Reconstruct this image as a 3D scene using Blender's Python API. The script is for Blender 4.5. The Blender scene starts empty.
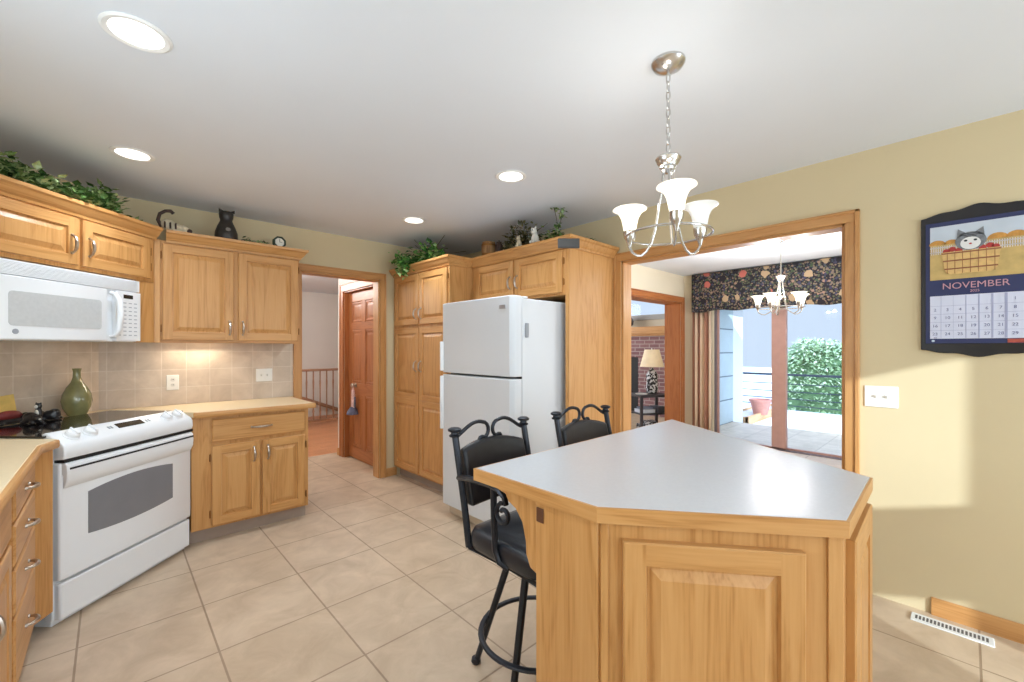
import bpy, bmesh, math, random
from mathutils import Vector, Matrix
random.seed(7)
PI = math.pi
S = bpy.context.scene
COL = S.collection

# ------------------------------------------------------------------ camera, sky, sun, large lights, exposure
FWD = math.radians(46.763)
cam = bpy.data.cameras.new('camera'); camo = bpy.data.objects.new('camera', cam); COL.objects.link(camo)
camo.location = (0, 0, 1.35)
camo.rotation_euler = (PI/2, 0, FWD - PI/2)
cam.sensor_width = 36.0; cam.lens = 426.8/1024*36.0
cam.shift_y = (347.76-341.0)/1024
cam.clip_start = 0.05; cam.clip_end = 200
S.camera = camo

W = bpy.data.worlds.new('sky'); S.world = W; W.use_nodes = True
wn = W.node_tree; wn.nodes.clear()
wo = wn.nodes.new('ShaderNodeOutputWorld'); wb = wn.nodes.new('ShaderNodeBackground')
wt = wn.nodes.new('ShaderNodeTexCoord'); ws = wn.nodes.new('ShaderNodeSeparateXYZ'); wr = wn.nodes.new('ShaderNodeValToRGB')
wn.links.new(wt.outputs['Generated'], ws.inputs[0]); wn.links.new(ws.outputs[2], wr.inputs[0])
wr.color_ramp.elements[0].position = 0.12; wr.color_ramp.elements[0].color = (0.44, 0.52, 0.64, 1)
wr.color_ramp.elements[1].position = 0.6; wr.color_ramp.elements[1].color = (1.35, 1.75, 2.5, 1)
wn.links.new(wr.outputs[0], wb.inputs[0]); wb.inputs[1].default_value = 1.6
wn.links.new(wb.outputs[0], wo.inputs[0])

def lamp(name, kind, loc, energy, color=(1, 1, 1), rot=(0, 0, 0), size=1.0, size_y=None, **kw):
    l = bpy.data.lights.new(name, kind); o = bpy.data.objects.new(name, l); COL.objects.link(o)
    o.location = loc; o.rotation_euler = rot; l.energy = energy; l.color = color
    if kind == 'AREA':
        l.size = size
        if size_y: l.shape = 'RECTANGLE'; l.size_y = size_y
    for k, v in kw.items(): setattr(l, k, v)
    return o
SUN_EL = math.radians(15)
sd = Vector((0.527*math.cos(SUN_EL), 0.85*math.cos(SUN_EL), -math.sin(SUN_EL)))
sun = lamp('sun', 'SUN', (-4, -6, 4), 4.6, (0.78, 0.91, 1.0), angle=0.012)
sun.rotation_euler = sd.to_track_quat('-Z', 'Y').to_euler()
# unseen fill areas added to brighten the rooms, in place of window daylight
lamp('fill_rear', 'AREA', (-0.05, -2.5, 1.5), 42, (0.70, 0.855, 1.0), (PI/2, 0, 0), 1.3, 1.4)  # added fill in front of the closed rear wall
lamp('fill_rear_right', 'AREA', (2.2, -2.5, 1.2), 50, (0.70, 0.855, 1.0), (PI/2, 0, 0), 1.2, 1.9)  # added fill, rear wall has no patio opening behind it
lamp('fill_left', 'AREA', (-0.72, 1.2, 1.55), 19, (0.70, 0.855, 1.0), (PI/2, 0, -PI/2), 1.2, 0.9)  # added fill, left wall is solid here
lamp('fill_living', 'AREA', (5.5, 7.0, 1.9), 90, (0.88, 0.94, 1.0), (PI/2, 0, PI), 2.4, 1.6)  # unseen fill added to lift the dark living room
lamp('fill_dining', 'AREA', (4.6, -0.86, 1.3), 45, (0.86, 0.93, 1.0), (PI/2, 0, 0), 1.6, 1.5)  # fill added for a brighter dining room, solid wall behind it
lamp('fill_hall', 'POINT', (1.3, 6.6, 2.3), 52, (1.0, 0.96, 0.92), shadow_soft_size=0.15)  # point fill added to lighten the hall, no fixture there
lamp('fill_hall_entry', 'POINT', (1.4, 4.9, 2.3), 12, (1.0, 0.96, 0.92), shadow_soft_size=0.15)  # second added point fill, just past the doorway
S.view_settings.view_transform = 'Standard'; S.view_settings.look = 'None'
S.view_settings.exposure = 0.06; S.view_settings.gamma = 1.0; S.view_settings.use_curve_mapping = False

# ------------------------------------------------------------------ materials
def mat(name):
    m = bpy.data.materials.new(name); m.use_nodes = True
    return m, m.node_tree, m.node_tree.nodes['Principled BSDF']
def N(t, kind, **kw):
    n = t.nodes.new(kind)
    for k, v in kw.items(): setattr(n, k, v)
    return n
def lin(c):
    return tuple(((x/255)/12.92 if x/255 <= 0.04045 else ((x/255+0.055)/1.055)**2.4) for x in c) + (1,)
def plain(name, rgb, rough=0.5, metal=0.0, var=0.06, scale=8.0, bump=0.0, emit=0.0, spec=0.5, coat=0.0):
    m, t, p = mat(name)
    c = lin(rgb)
    tc = N(t, 'ShaderNodeTexCoord'); no = N(t, 'ShaderNodeTexNoise'); no.inputs['Scale'].default_value = scale; no.inputs['Detail'].default_value = 4
    t.links.new(tc.outputs['Object'], no.inputs['Vector'])
    r = N(t, 'ShaderNodeValToRGB')
    r.color_ramp.elements[0].position = 0.3; r.color_ramp.elements[1].position = 0.7
    r.color_ramp.elements[0].color = tuple(x*(1-var) for x in c[:3]) + (1,)
    r.color_ramp.elements[1].color = tuple(min(1, x*(1+var)) for x in c[:3]) + (1,)
    t.links.new(no.outputs['Fac'], r.inputs[0]); t.links.new(r.outputs[0], p.inputs['Base Color'])
    p.inputs['Roughness'].default_value = rough; p.inputs['Metallic'].default_value = metal
    p.inputs['Specular IOR Level'].default_value = spec; p.inputs['Coat Weight'].default_value = coat
    if emit:
        t.links.new(r.outputs[0], p.inputs['Emission Color']); p.inputs['Emission Strength'].default_value = emit
    if bump:
        b = N(t, 'ShaderNodeBump'); b.inputs['Strength'].default_value = bump; b.inputs['Distance'].default_value = 0.004
        n2 = N(t, 'ShaderNodeTexNoise'); n2.inputs['Scale'].default_value = scale*12; t.links.new(tc.outputs['Object'], n2.inputs['Vector'])
        t.links.new(n2.outputs['Fac'], b.inputs['Height']); t.links.new(b.outputs[0], p.inputs['Normal'])
    return m
def oak(name, axis, light, mid, dark, rough=0.38):
    m, t, p = mat(name)
    tc = N(t, 'ShaderNodeTexCoord'); oi = N(t, 'ShaderNodeObjectInfo')
    ad = N(t, 'ShaderNodeVectorMath', operation='ADD'); mu = N(t, 'ShaderNodeMath', operation='MULTIPLY'); mu.inputs[1].default_value = 37.0
    t.links.new(oi.outputs['Random'], mu.inputs[0]); t.links.new(tc.outputs['Object'], ad.inputs[0]); t.links.new(mu.outputs[0], ad.inputs[1])
    def sc(a, b):
        mp = N(t, 'ShaderNodeMapping'); v = [a, a, a]; v[axis] = b
        mp.inputs['Scale'].default_value = v; t.links.new(ad.outputs[0], mp.inputs['Vector']); return mp
    n1 = N(t, 'ShaderNodeTexNoise'); n1.inputs['Scale'].default_value = 1; n1.inputs['Detail'].default_value = 5; n1.inputs['Distortion'].default_value = 0.9
    t.links.new(sc(9, 0.9).outputs[0], n1.inputs['Vector'])
    wv = N(t, 'ShaderNodeMath', operation='MULTIPLY'); wv.inputs[1].default_value = 9.0
    sn = N(t, 'ShaderNodeMath', operation='SINE'); t.links.new(n1.outputs['Fac'], wv.inputs[0])
    w2 = N(t, 'ShaderNodeMath', operation='MULTIPLY'); w2.inputs[1].default_value = 3.4
    t.links.new(wv.outputs[0], w2.inputs[0]); t.links.new(w2.outputs[0], sn.inputs[0])
    ab = N(t, 'ShaderNodeMapRange'); ab.inputs['From Min'].default_value = -1; t.links.new(sn.outputs[0], ab.inputs['Value'])
    n2 = N(t, 'ShaderNodeTexNoise'); n2.inputs['Scale'].default_value = 1; n2.inputs['Detail'].default_value = 3
    t.links.new(sc(150, 5).outputs[0], n2.inputs['Vector'])
    mx = N(t, 'ShaderNodeMix'); mx.data_type = 'FLOAT'; mx.inputs[0].default_value = 0.68
    t.links.new(ab.outputs[0], mx.inputs[2]); t.links.new(n2.outputs['Fac'], mx.inputs[3])
    r = N(t, 'ShaderNodeValToRGB'); e = r.color_ramp.elements
    e[0].position = 0.12; e[0].color = lin(dark); e[1].position = 0.85; e[1].color = lin(light)
    k = e.new(0.42); k.color = lin(mid)
    t.links.new(mx.outputs[0], r.inputs[0]); t.links.new(r.outputs[0], p.inputs['Base Color'])
    p.inputs['Roughness'].default_value = rough; p.inputs['Specular IOR Level'].default_value = 0.4
    b = N(t, 'ShaderNodeBump'); b.inputs['Strength'].default_value = 0.08; b.inputs['Distance'].default_value = 0.002
    t.links.new(n2.outputs['Fac'], b.inputs['Height']); t.links.new(b.outputs[0], p.inputs['Normal'])
    return m
OL, OM, OD = (208, 156, 98), (198, 144, 85), (170, 114, 58)
OAK = [oak('golden_oak_grain_%s' % 'xyz'[a], a, OL, OM, OD) for a in range(3)]
DOORWOOD = [oak('stained_door_wood_%s' % 'xyz'[a], a, (184, 118, 70), (172, 105, 59), (148, 86, 46)) for a in range(3)]
TRIMWOOD = [oak('oak_trim_%s' % 'xyz'[a], a, (204, 152, 96), (196, 142, 86), (176, 120, 66)) for a in range(3)]

def tiles(name, size, off, c1, c2, grout, mortar, rough, vein=0.5, plane='xy', offset=0.0, width=None):
    m, t, p = mat(name)
    tc = N(t, 'ShaderNodeTexCoord'); mp = N(t, 'ShaderNodeMapping'); mp.inputs['Location'].default_value = off
    if plane == 'xz': mp.inputs['Rotation'].default_value = (-PI/2, 0, 0)
    t.links.new(tc.outputs['Object'], mp.inputs['Vector'])
    br = N(t, 'ShaderNodeTexBrick'); br.offset = offset; br.squash = 1
    br.inputs['Scale'].default_value = 1; br.inputs['Brick Width'].default_value = width or size; br.inputs['Row Height'].default_value = size
    br.inputs['Mortar Size'].default_value = mortar; br.inputs['Mortar Smooth'].default_value = 0.2; br.inputs['Bias'].default_value = 0
    br.inputs['Color1'].default_value = lin(c1); br.inputs['Color2'].default_value = lin(c2); br.inputs['Mortar'].default_value = lin(grout)
    t.links.new(mp.outputs[0], br.inputs['Vector'])
    no = N(t, 'ShaderNodeTexNoise'); no.inputs['Scale'].default_value = 5.0; no.inputs['Detail'].default_value = 7; no.inputs['Distortion'].default_value = 0.6
    no.inputs['Roughness'].default_value = 0.62
    t.links.new(tc.outputs['Object'], no.inputs['Vector'])
    r = N(t, 'ShaderNodeValToRGB'); r.color_ramp.elements[0].position = 0.33; r.color_ramp.elements[1].position = 0.68
    r.color_ramp.elements[0].color = (0.80, 0.76, 0.72, 1); r.color_ramp.elements[1].color = (1.08, 1.08, 1.08, 1)
    t.links.new(no.outputs['Fac'], r.inputs[0])
    mx = N(t, 'ShaderNodeMix'); mx.data_type = 'RGBA'; mx.blend_type = 'MULTIPLY'; mx.inputs[0].default_value = vein
    t.links.new(br.outputs['Color'], mx.inputs[6]); t.links.new(r.outputs[0], mx.inputs[7]); t.links.new(mx.outputs[2], p.inputs['Base Color'])
    p.inputs['Roughness'].default_value = rough
    b = N(t, 'ShaderNodeBump'); b.inputs['Strength'].default_value = 0.35; b.inputs['Distance'].default_value = 0.003; b.invert = True
    t.links.new(br.outputs['Fac'], b.inputs['Height']); t.links.new(b.outputs[0], p.inputs['Normal'])
    return m
FLOOR = tiles('floor_tile', 0.463, (-0.352, -2.735, 0), (208, 186, 160), (200, 177, 150), (162, 138, 114), 0.0045, 0.42, 0.85)
SPLASH = tiles('backsplash_tile', 0.135, (-0.045, -0.914, 0), (214, 196, 176), (200, 182, 162), (220, 206, 190), 0.003, 0.45, 0.9, 'xz', 0.0, 0.15)
BRICK = tiles('fireplace_brick', 0.075, (0, 0, 0), (150, 112, 112), (128, 92, 96), (176, 160, 156), 0.009, 0.9, 0.5, 'xz', 0.5, 0.21)
PATIO = tiles('patio_concrete', 3.2, (-8.45, -1.3, 0), (243, 246, 250), (240, 243, 248), (130, 132, 138), 0.02, 0.8, 0.25)
HARDWOOD = tiles('hall_hardwood', 0.085, (0, 0, 0), (210, 144, 96), (200, 132, 84), (164, 100, 62), 0.002, 0.3, 0.5, 'xy', 0.4, 1.3)
SIDING = tiles('pale_siding', 0.42, (0, 0, 0), (196, 208, 208), (188, 202, 204), (110, 122, 128), 0.012, 0.7, 0.3, 'xz', 0.0, 2.2)

WALL = plain('wall_paint', (214, 196, 158), 0.85, var=0.02, scale=2, bump=0.05)
CEIL = plain('ceiling_paint', (228, 232, 238), 0.9, var=0.012, scale=2, bump=0.05)
HALLW = plain('hall_paint', (226, 220, 214), 0.9, var=0.02, scale=2)
DINW = plain('dining_paint', (226, 214, 190), 0.9, var=0.02, scale=2)
WHITE = plain('white_enamel', (236, 237, 238), 0.28, var=0.012, scale=3, coat=0.2)
FRIDGEW = plain('refrigerator_white', (214, 216, 219), 0.4, var=0.012, scale=3, bump=0.08)
WPLAS = plain('white_plastic', (236, 232, 224), 0.4, var=0.02)
GREYWIN = plain('oven_window_grey', (128, 128, 132), 0.22, var=0.03)
MWWIN = plain('microwave_window', (196, 197, 196), 0.3, var=0.04, scale=60)
LGREY = plain('light_grey_mark', (150, 152, 156), 0.5)
SHADOWGAP = plain('black_gasket', (24, 24, 26), 0.6)
BLACKGLASS = plain('black_cooktop_glass', (30, 24, 22), 0.06, var=0.1, spec=0.6)
DISPLAY = plain('dark_display', (34, 36, 34), 0.2)
LAMI = plain('beige_laminate', (226, 204, 166), 0.4, var=0.03, scale=60)
ISLTOP = plain('grey_laminate', (208, 209, 212), 0.25, var=0.02, scale=90)
CHROME = plain('brushed_nickel', (205, 202, 198), 0.25, 1.0, var=0.05, scale=30)
PEWTER = plain('pewter', (188, 176, 164), 0.3, 1.0, var=0.15, scale=60)
HINGE = plain('brass_hinge', (150, 104, 56), 0.4, 1.0, var=0.1)
IRON = plain('dark_iron', (50, 52, 58), 0.38, 0.6, var=0.12, scale=30)
LEATHER = plain('black_leather', (34, 35, 40), 0.3, var=0.15, scale=30, bump=0.15)
SHADE = plain('frosted_shade_lit', (255, 246, 228), 0.4, var=0.01, emit=1.0)
SHADEOFF = plain('frosted_shade_faint_glow', (236, 236, 232), 0.35, var=0.02, emit=0.12)  # switched-off shade given a faint glow of its own
LENS = plain('lamp_lens', (255, 252, 244), 0.4, var=0.005, emit=3.0)
TUBE = plain('under_cabinet_tube', (255, 236, 200), 0.4, var=0.005, emit=2.2)
GREENVASE = plain('olive_glaze', (132, 128, 84), 0.18, var=0.18, scale=14, coat=0.5)
BLACKCER = plain('black_ceramic', (34, 31, 32), 0.28, var=0.2, scale=20)
WHITECER = plain('white_ceramic', (222, 218, 208), 0.35, var=0.05)
YELLOWC = plain('yellow_card', (214, 178, 96), 0.7, var=0.15, scale=20)
REDC = plain('dark_red_paint', (128, 46, 44), 0.5, var=0.3, scale=25)
CATGREY = plain('charcoal_bronze', (52, 48, 44), 0.4, 0.2, var=0.35, scale=18)
CATTAN = plain('cat_tan', (206, 192, 164), 0.6, var=0.12, scale=20)
CATSTRIPE = plain('cat_dark_stripe', (66, 46, 38), 0.6, var=0.2, scale=20)
DKGREEN = plain('dark_green_paint', (40, 56, 40), 0.6, var=0.2)
CLOCKF = plain('clock_face', (226, 222, 208), 0.4, var=0.05, scale=40)
BARREL = oak('old_barrel_wood', 2, (178, 138, 92), (150, 108, 68), (96, 62, 40), 0.7)
PLAQUE = plain('dark_grey_plastic', (70, 68, 66), 0.5, var=0.08)
NAVY = plain('calendar_navy', (44, 50, 92), 0.6, var=0.05)
BLACKPAINT = plain('black_frame_paint', (30, 28, 32), 0.3, var=0.12)
PAPER = plain('calendar_paper', (212, 214, 230), 0.7, var=0.03)
INK = plain('calendar_ink', (110, 112, 150), 0.8)
INKP = plain('month_ink', (196, 150, 160), 0.8)
DOLLPINK = plain('doll_cloth', (226, 190, 186), 0.9, var=0.2, scale=50)
DOLLBLUE = plain('doll_skirt', (100, 102, 124), 0.9, var=0.2, scale=50)
TAUPE = plain('slider_wood', (190, 148, 136), 0.5, var=0.05, scale=12)
TAUPED = plain('slider_frame_dark', (120, 110, 118), 0.5, var=0.05, scale=12)
LAMPSHADE = plain('lamp_shade_cloth', (236, 216, 182), 0.8, var=0.08, scale=10, emit=0.15)
DARKWOOD = plain('dark_table_wood', (40, 34, 40), 0.4, var=0.2)
TERRA = plain('terracotta', (190, 130, 116), 0.8, var=0.12)
DECKWOOD = oak('planter_timber', 0, (214, 176, 136), (200, 156, 112), (176, 128, 88), 0.7)
SOIL = plain('soil', (190, 186, 180), 0.95, var=0.2, scale=12, bump=0.4)
RAILM = plain('deck_rail_metal', (60, 66, 74), 0.5, 0.4)
GROUND = plain('yard_ground', (226, 230, 234), 0.95, var=0.2, scale=1.5)
SNOWY = plain('white_trim_board', (236, 236, 234), 0.7, var=0.02)
BARK = plain('bark', (150, 146, 146), 0.9, var=0.2, scale=20)
ROOFM = plain('roof_shingle', (120, 124, 126), 0.9, var=0.2, scale=14)

def leafmat(name, a, b, c):
    m, t, p = mat(name)
    g = N(t, 'ShaderNodeNewGeometry'); r = N(t, 'ShaderNodeValToRGB'); e = r.color_ramp.elements
    e[0].color = lin(a); e[1].color = lin(c); k = e.new(0.5); k.color = lin(b)
    t.links.new(g.outputs['Random Per Island'], r.inputs[0]); t.links.new(r.outputs[0], p.inputs['Base Color'])
    p.inputs['Roughness'].default_value = 0.27
    return m
IVY = leafmat('ivy_leaf', (46, 72, 34), (96, 126, 66), (178, 190, 132))
IVYB = leafmat('bright_leaf', (48, 92, 38), (88, 142, 62), (182, 206, 140))
DRIED = leafmat('dried_leaf', (52, 56, 34), (84, 84, 54), (128, 120, 84))
HEDGE = leafmat('hedge_leaf', (128, 160, 112), (178, 204, 156), (228, 238, 212))

def glassmat():
    m, t, p = mat('window_glass'); t.nodes.remove(p)
    o = t.nodes['Material Output']; tr = N(t, 'ShaderNodeBsdfTransparent'); gl = N(t, 'ShaderNodeBsdfGlossy'); gl.inputs['Roughness'].default_value = 0.02
    fr = N(t, 'ShaderNodeFresnel'); fr.inputs[0].default_value = 1.3; mx = N(t, 'ShaderNodeMixShader')
    no = N(t, 'ShaderNodeTexNoise'); no.inputs['Scale'].default_value = 3; rr = N(t, 'ShaderNodeValToRGB')
    rr.color_ramp.elements[0].color = (0.93, 0.955, 0.97, 1); rr.color_ramp.elements[1].color = (0.96, 0.98, 0.99, 1)
    t.links.new(no.outputs['Fac'], rr.inputs[0]); t.links.new(rr.outputs[0], tr.inputs[0])
    t.links.new(fr.outputs[0], mx.inputs[0]); t.links.new(tr.outputs[0], mx.inputs[1]); t.links.new(gl.outputs[0], mx.inputs[2]); t.links.new(mx.outputs[0], o.inputs[0])
    return m
GLASS = glassmat()
def floral():
    m, t, p = mat('dark_floral_fabric')
    tc = N(t, 'ShaderNodeTexCoord')
    base = lin((34, 30, 38)); col = base
    prev = None
    for i, (s, rad, stops) in enumerate([(40, 0.66, [(84, 88, 66), (120, 108, 84), (60, 68, 80), (128, 106, 94)]), (19, 0.50, [(120, 104, 92), (70, 84, 60), (150, 120, 104), (64, 60, 84)]),
                                         (6.0, 0.46, [(34, 30, 38), (190, 104, 92), (36, 32, 40), (176, 150, 118)])]):
        v = N(t, 'ShaderNodeTexVoronoi'); v.inputs['Scale'].default_value = s; t.links.new(tc.outputs['Object'], v.inputs['Vector'])
        no = N(t, 'ShaderNodeTexNoise'); no.inputs['Scale'].default_value = s*3; t.links.new(tc.outputs['Object'], no.inputs['Vector'])
        am = N(t, 'ShaderNodeMath', operation='MULTIPLY_ADD'); am.inputs[1].default_value = 0.35; t.links.new(no.outputs['Fac'], am.inputs[0]); t.links.new(v.outputs['Distance'], am.inputs[2])
        lt = N(t, 'ShaderNodeMath', operation='LESS_THAN'); lt.inputs[1].default_value = rad; t.links.new(am.outputs[0], lt.inputs[0])
        sp = N(t, 'ShaderNodeSeparateColor'); t.links.new(v.outputs['Color'], sp.inputs[0])
        r = N(t, 'ShaderNodeValToRGB'); r.color_ramp.interpolation = 'CONSTANT'
        e = r.color_ramp.elements; e[0].position = 0; e[0].color = lin(stops[0]); e[1].position = 0.3; e[1].color = lin(stops[1])
        for q, pos in ((2, 0.5), (3, 0.78)):
            k = e.new(pos); k.color = lin(stops[q])
        t.links.new(sp.outputs[0], r.inputs[0])
        mx = N(t, 'ShaderNodeMix'); mx.data_type = 'RGBA'; t.links.new(lt.outputs[0], mx.inputs[0])
        if prev is None: mx.inputs[6].default_value = base
        else: t.links.new(prev, mx.inputs[6])
        t.links.new(r.outputs[0], mx.inputs[7]); prev = mx.outputs[2]
    t.links.new(prev, p.inputs['Base Color']); p.inputs['Roughness'].default_value = 0.9
    return m
FLORAL = floral()
def striped(name, axis, scale, a, b):
    m, t, p = mat(name)
    tc = N(t, 'ShaderNodeTexCoord'); w = N(t, 'ShaderNodeTexWave'); w.bands_direction = axis; w.inputs['Scale'].default_value = scale; w.inputs['Distortion'].default_value = 0.4
    t.links.new(tc.outputs['Object'], w.inputs['Vector']); r = N(t, 'ShaderNodeValToRGB')
    r.color_ramp.elements[0].position = 0.4; r.color_ramp.elements[1].position = 0.6
    r.color_ramp.elements[0].color = lin(a); r.color_ramp.elements[1].color = lin(b)
    t.links.new(w.outputs['Fac'], r.inputs[0]); t.links.new(r.outputs[0], p.inputs['Base Color']); p.inputs['Roughness'].default_value = 0.9
    return m
DRAPE = striped('striped_drape', 'X', 3.2, (168, 120, 98), (226, 200, 172))
def speckle(name, a, b, scale):
    m, t, p = mat(name)
    tc = N(t, 'ShaderNodeTexCoord'); v = N(t, 'ShaderNodeTexNoise'); v.inputs['Scale'].default_value = scale; v.inputs['Detail'].default_value = 1
    t.links.new(tc.outputs['Object'], v.inputs['Vector']); r = N(t, 'ShaderNodeValToRGB'); r.color_ramp.interpolation = 'CONSTANT'
    r.color_ramp.elements[0].color = lin(a); r.color_ramp.elements[1].position = 0.52; r.color_ramp.elements[1].color = lin(b)
    t.links.new(v.outputs['Fac'], r.inputs[0]); t.links.new(r.outputs[0], p.inputs['Base Color']); p.inputs['Roughness'].default_value = 0.3
    return m
SPECK = speckle('black_white_glaze', (24, 24, 30), (210, 210, 214), 26)

# ------------------------------------------------------------------ mesh helpers
class MB:
    def __init__(s): s.v = []; s.f = []; s.m = []
    def add(s, vs, fs, m=0):
        b = len(s.v); s.v += [tuple(v) for v in vs]
        for f in fs: s.f.append([b+i for i in f]); s.m.append(m)
        return s
    def box(s, x0, x1, y0, y1, z0, z1, m=0):
        v = [(x, y, z) for z in (z0, z1) for y in (y0, y1) for x in (x0, x1)]
        return s.add(v, [(0, 2, 3, 1), (4, 5, 7, 6), (0, 1, 5, 4), (2, 6, 7, 3), (0, 4, 6, 2), (1, 3, 7, 5)], m)
    def prism(s, poly, z0, z1, m=0, fn=None):
        n = len(poly); v = [(x, y, z0) for x, y in poly] + [(x, y, z1) for x, y in poly]
        if fn: v = [fn(*p) for p in v]
        return s.add(v, [list(range(n))[::-1], list(range(n, 2*n))] + [(i, (i+1) % n, n+(i+1) % n, n+i) for i in range(n)], m)
    def tube(s, path, r, n=8, closed=False, m=0, flat=1.0):
        P = [Vector(p) for p in path]; k = len(P)
        R = r if isinstance(r, (list, tuple)) else [r]*k
        T = []
        for i in range(k):
            a = P[(i-1) % k] if (closed or i > 0) else P[i]; b = P[(i+1) % k] if (closed or i < k-1) else P[i]
            T.append((b-a).normalized())
        up = Vector((0, 0, 1)) if abs(T[0].z) < 0.9 else Vector((1, 0, 0))
        u = T[0].cross(up).normalized(); vs = []
        for i in range(k):
            u = (u - T[i]*u.dot(T[i])).normalized(); w = T[i].cross(u)
            for j in range(n):
                a = 2*PI*j/n; vs.append(P[i] + u*math.cos(a)*R[i] + w*math.sin(a)*R[i]*flat)
        fs = []
        for i in range(k if closed else k-1):
            for j in range(n):
                a = i*n; b = ((i+1) % k)*n; fs.append((a+j, b+j, b+(j+1) % n, a+(j+1) % n)[::-1])
        if not closed: fs += [list(range(n)), list(range((k-1)*n, k*n))[::-1]]
        return s.add(vs, fs, m)
    def lathe(s, prof, c=(0, 0, 0), n=24, m=0, axis='z', caps=True):
        vs = []
        for r, z in prof:
            for j in range(n):
                a = 2*PI*j/n; x, y = r*math.cos(a), r*math.sin(a)
                p = (x, y, z) if axis == 'z' else ((x, -z, y) if axis == 'y' else (z, x, y))
                vs.append((c[0]+p[0], c[1]+p[1], c[2]+p[2]))
        k = len(prof); fs = []
        for i in range(k-1):
            for j in range(n): fs.append((i*n+j, i*n+(j+1) % n, (i+1)*n+(j+1) % n, (i+1)*n+j))
        if caps and prof[0][0] > 1e-6: fs.append(list(range(n))[::-1])
        if caps and prof[-1][0] > 1e-6: fs.append(list(range((k-1)*n, k*n)))
        return s.add(vs, fs, m)
    def ell(s, c, r, n=14, m=0, rot=None):
        vs = []; k = n//2; q = rot or Matrix.Identity(3)
        r = (r, r, r) if not isinstance(r, (tuple, list)) else r
        for i in range(k+1):
            th = PI*i/k
            for j in range(n):
                ph = 2*PI*j/n; p = q @ Vector((r[0]*math.sin(th)*math.cos(ph), r[1]*math.sin(th)*math.sin(ph), -r[2]*math.cos(th)))
                vs.append((c[0]+p.x, c[1]+p.y, c[2]+p.z))
        return s.add(vs, [(i*n+j, i*n+(j+1) % n, (i+1)*n+(j+1) % n, (i+1)*n+j) for i in range(k) for j in range(n)], m)
    def sweep(s, path, prof, m=0):
        """profile (out, z) swept along an open 2-D path with mitres; out is to the right of travel"""
        P = [Vector(p) for p in path]; k = len(P); vs = []
        for i in range(k):
            d0 = (P[i]-P[i-1]).normalized() if i > 0 else None; d1 = (P[i+1]-P[i]).normalized() if i < k-1 else None
            n0 = Vector((d0.y, -d0.x)) if d0 else None; n1 = Vector((d1.y, -d1.x)) if d1 else None
            if n0 and n1: mi = (n0+n1); mi = mi/(mi.dot(n0))
            else: mi = n0 or n1
            for o, z in prof: vs.append((P[i].x+mi.x*o, P[i].y+mi.y*o, z))
        q = len(prof); fs = []
        for i in range(k-1):
            for j in range(q): fs.append((i*q+j, i*q+(j+1) % q, (i+1)*q+(j+1) % q, (i+1)*q+j))
        fs += [list(range(q))[::-1], list(range((k-1)*q, k*q))]
        return s.add(vs, fs, m)
    def panel(s, x0, x1, z0, z1, yb=0.0, t=0.02, fw=0.055, ms=0, mr=1, raised=True):
        """raised panel door, front towards -y"""
        if raised: L = [(0, yb), (0, yb-t+.004), (.004, yb-t), (fw, yb-t), (fw+.003, yb-t+.012), (fw+.010, yb-t+.012), (fw+.036, yb-t+.001), (fw+.037, yb-t+.001)]
        else: L = [(0, yb), (0, yb-t+.006), (.008, yb-t)]
        vs = []
        for i, y in L: vs += [(x0+i, y, z0+i), (x1-i, y, z0+i), (x1-i, y, z1-i), (x0+i, y, z1-i)]
        b = len(s.v); s.v += vs
        F = []
        for k in range(len(L)-1):
            if raised and k in (1, 2): continue
            for j in range(4): F.append(([4*k+j, 4*k+(j+1) % 4, 4*k+4+(j+1) % 4, 4*k+4+j], mr if (j in (0, 2) and k < 4) else ms))
        if raised:
            e = len(vs); o_ = L[2][0]; yy = L[2][1]
            s.v += [(x0+fw, yy, z0+o_), (x1-fw, yy, z0+o_), (x1-fw, yy, z1-o_), (x0+fw, yy, z1-o_)]
            F += [([4, 5, 9, e+1, e, 8], mr), ([6, 7, 11, e+3, e+2, 10], mr), ([5, 6, 10, 9], ms), ([7, 4, 8, 11], ms)]
            F += [([8, e, 12, 15, e+3, 11], ms), ([9, 10, e+2, 14, 13, e+1], ms), ([e, e+1, 13, 12], mr), ([e+2, e+3, 15, 14], mr)]
        for f_, m_ in F: s.f.append([b+q for q in f_]); s.m.append(m_)
        k = 4*(len(L)-1); s.f.append([b+k, b+k+1, b+k+2, b+k+3]); s.m.append(ms if raised else mr)
        s.f.append([b+3, b+2, b+1, b]); s.m.append(ms)
        return s
    def build(s, name, mats, parent=None, bevel=0, smooth=True, seg=2, voxel=0, angle=35):
        me = bpy.data.meshes.new(name); me.from_pydata(s.v, [], s.f)
        mats = mats if isinstance(mats, (list, tuple)) else [mats]
        for q in mats: me.materials.append(q)
        for p, k in zip(me.polygons, s.m): p.material_index = min(k, len(mats)-1)
        bm = bmesh.new(); bm.from_mesh(me); bmesh.ops.recalc_face_normals(bm, faces=bm.faces); bm.to_mesh(me); bm.free()
        o = bpy.data.objects.new(name, me); COL.objects.link(o)
        if parent: o.parent = parent
        if voxel:
            r = o.modifiers.new('remesh', 'REMESH'); r.mode = 'VOXEL'; r.voxel_size = voxel; r.use_smooth_shade = True
            q = o.modifiers.new('smooth', 'SMOOTH'); q.factor = 0.5; q.iterations = 4
        if smooth:
            me.polygons.foreach_set('use_smooth', [True]*len(me.polygons)); me.set_sharp_from_angle(angle=math.radians(angle))
        if bevel:
            b = o.modifiers.new('bevel', 'BEVEL'); b.width = bevel; b.segments = seg; b.limit_method = 'ANGLE'; b.angle_limit = math.radians(40)
            b.harden_normals = False
        return o
def tag(o, label, cat, group=None):
    o['label'] = label; o['category'] = cat
    if group: o['group'] = group
    return o
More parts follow.
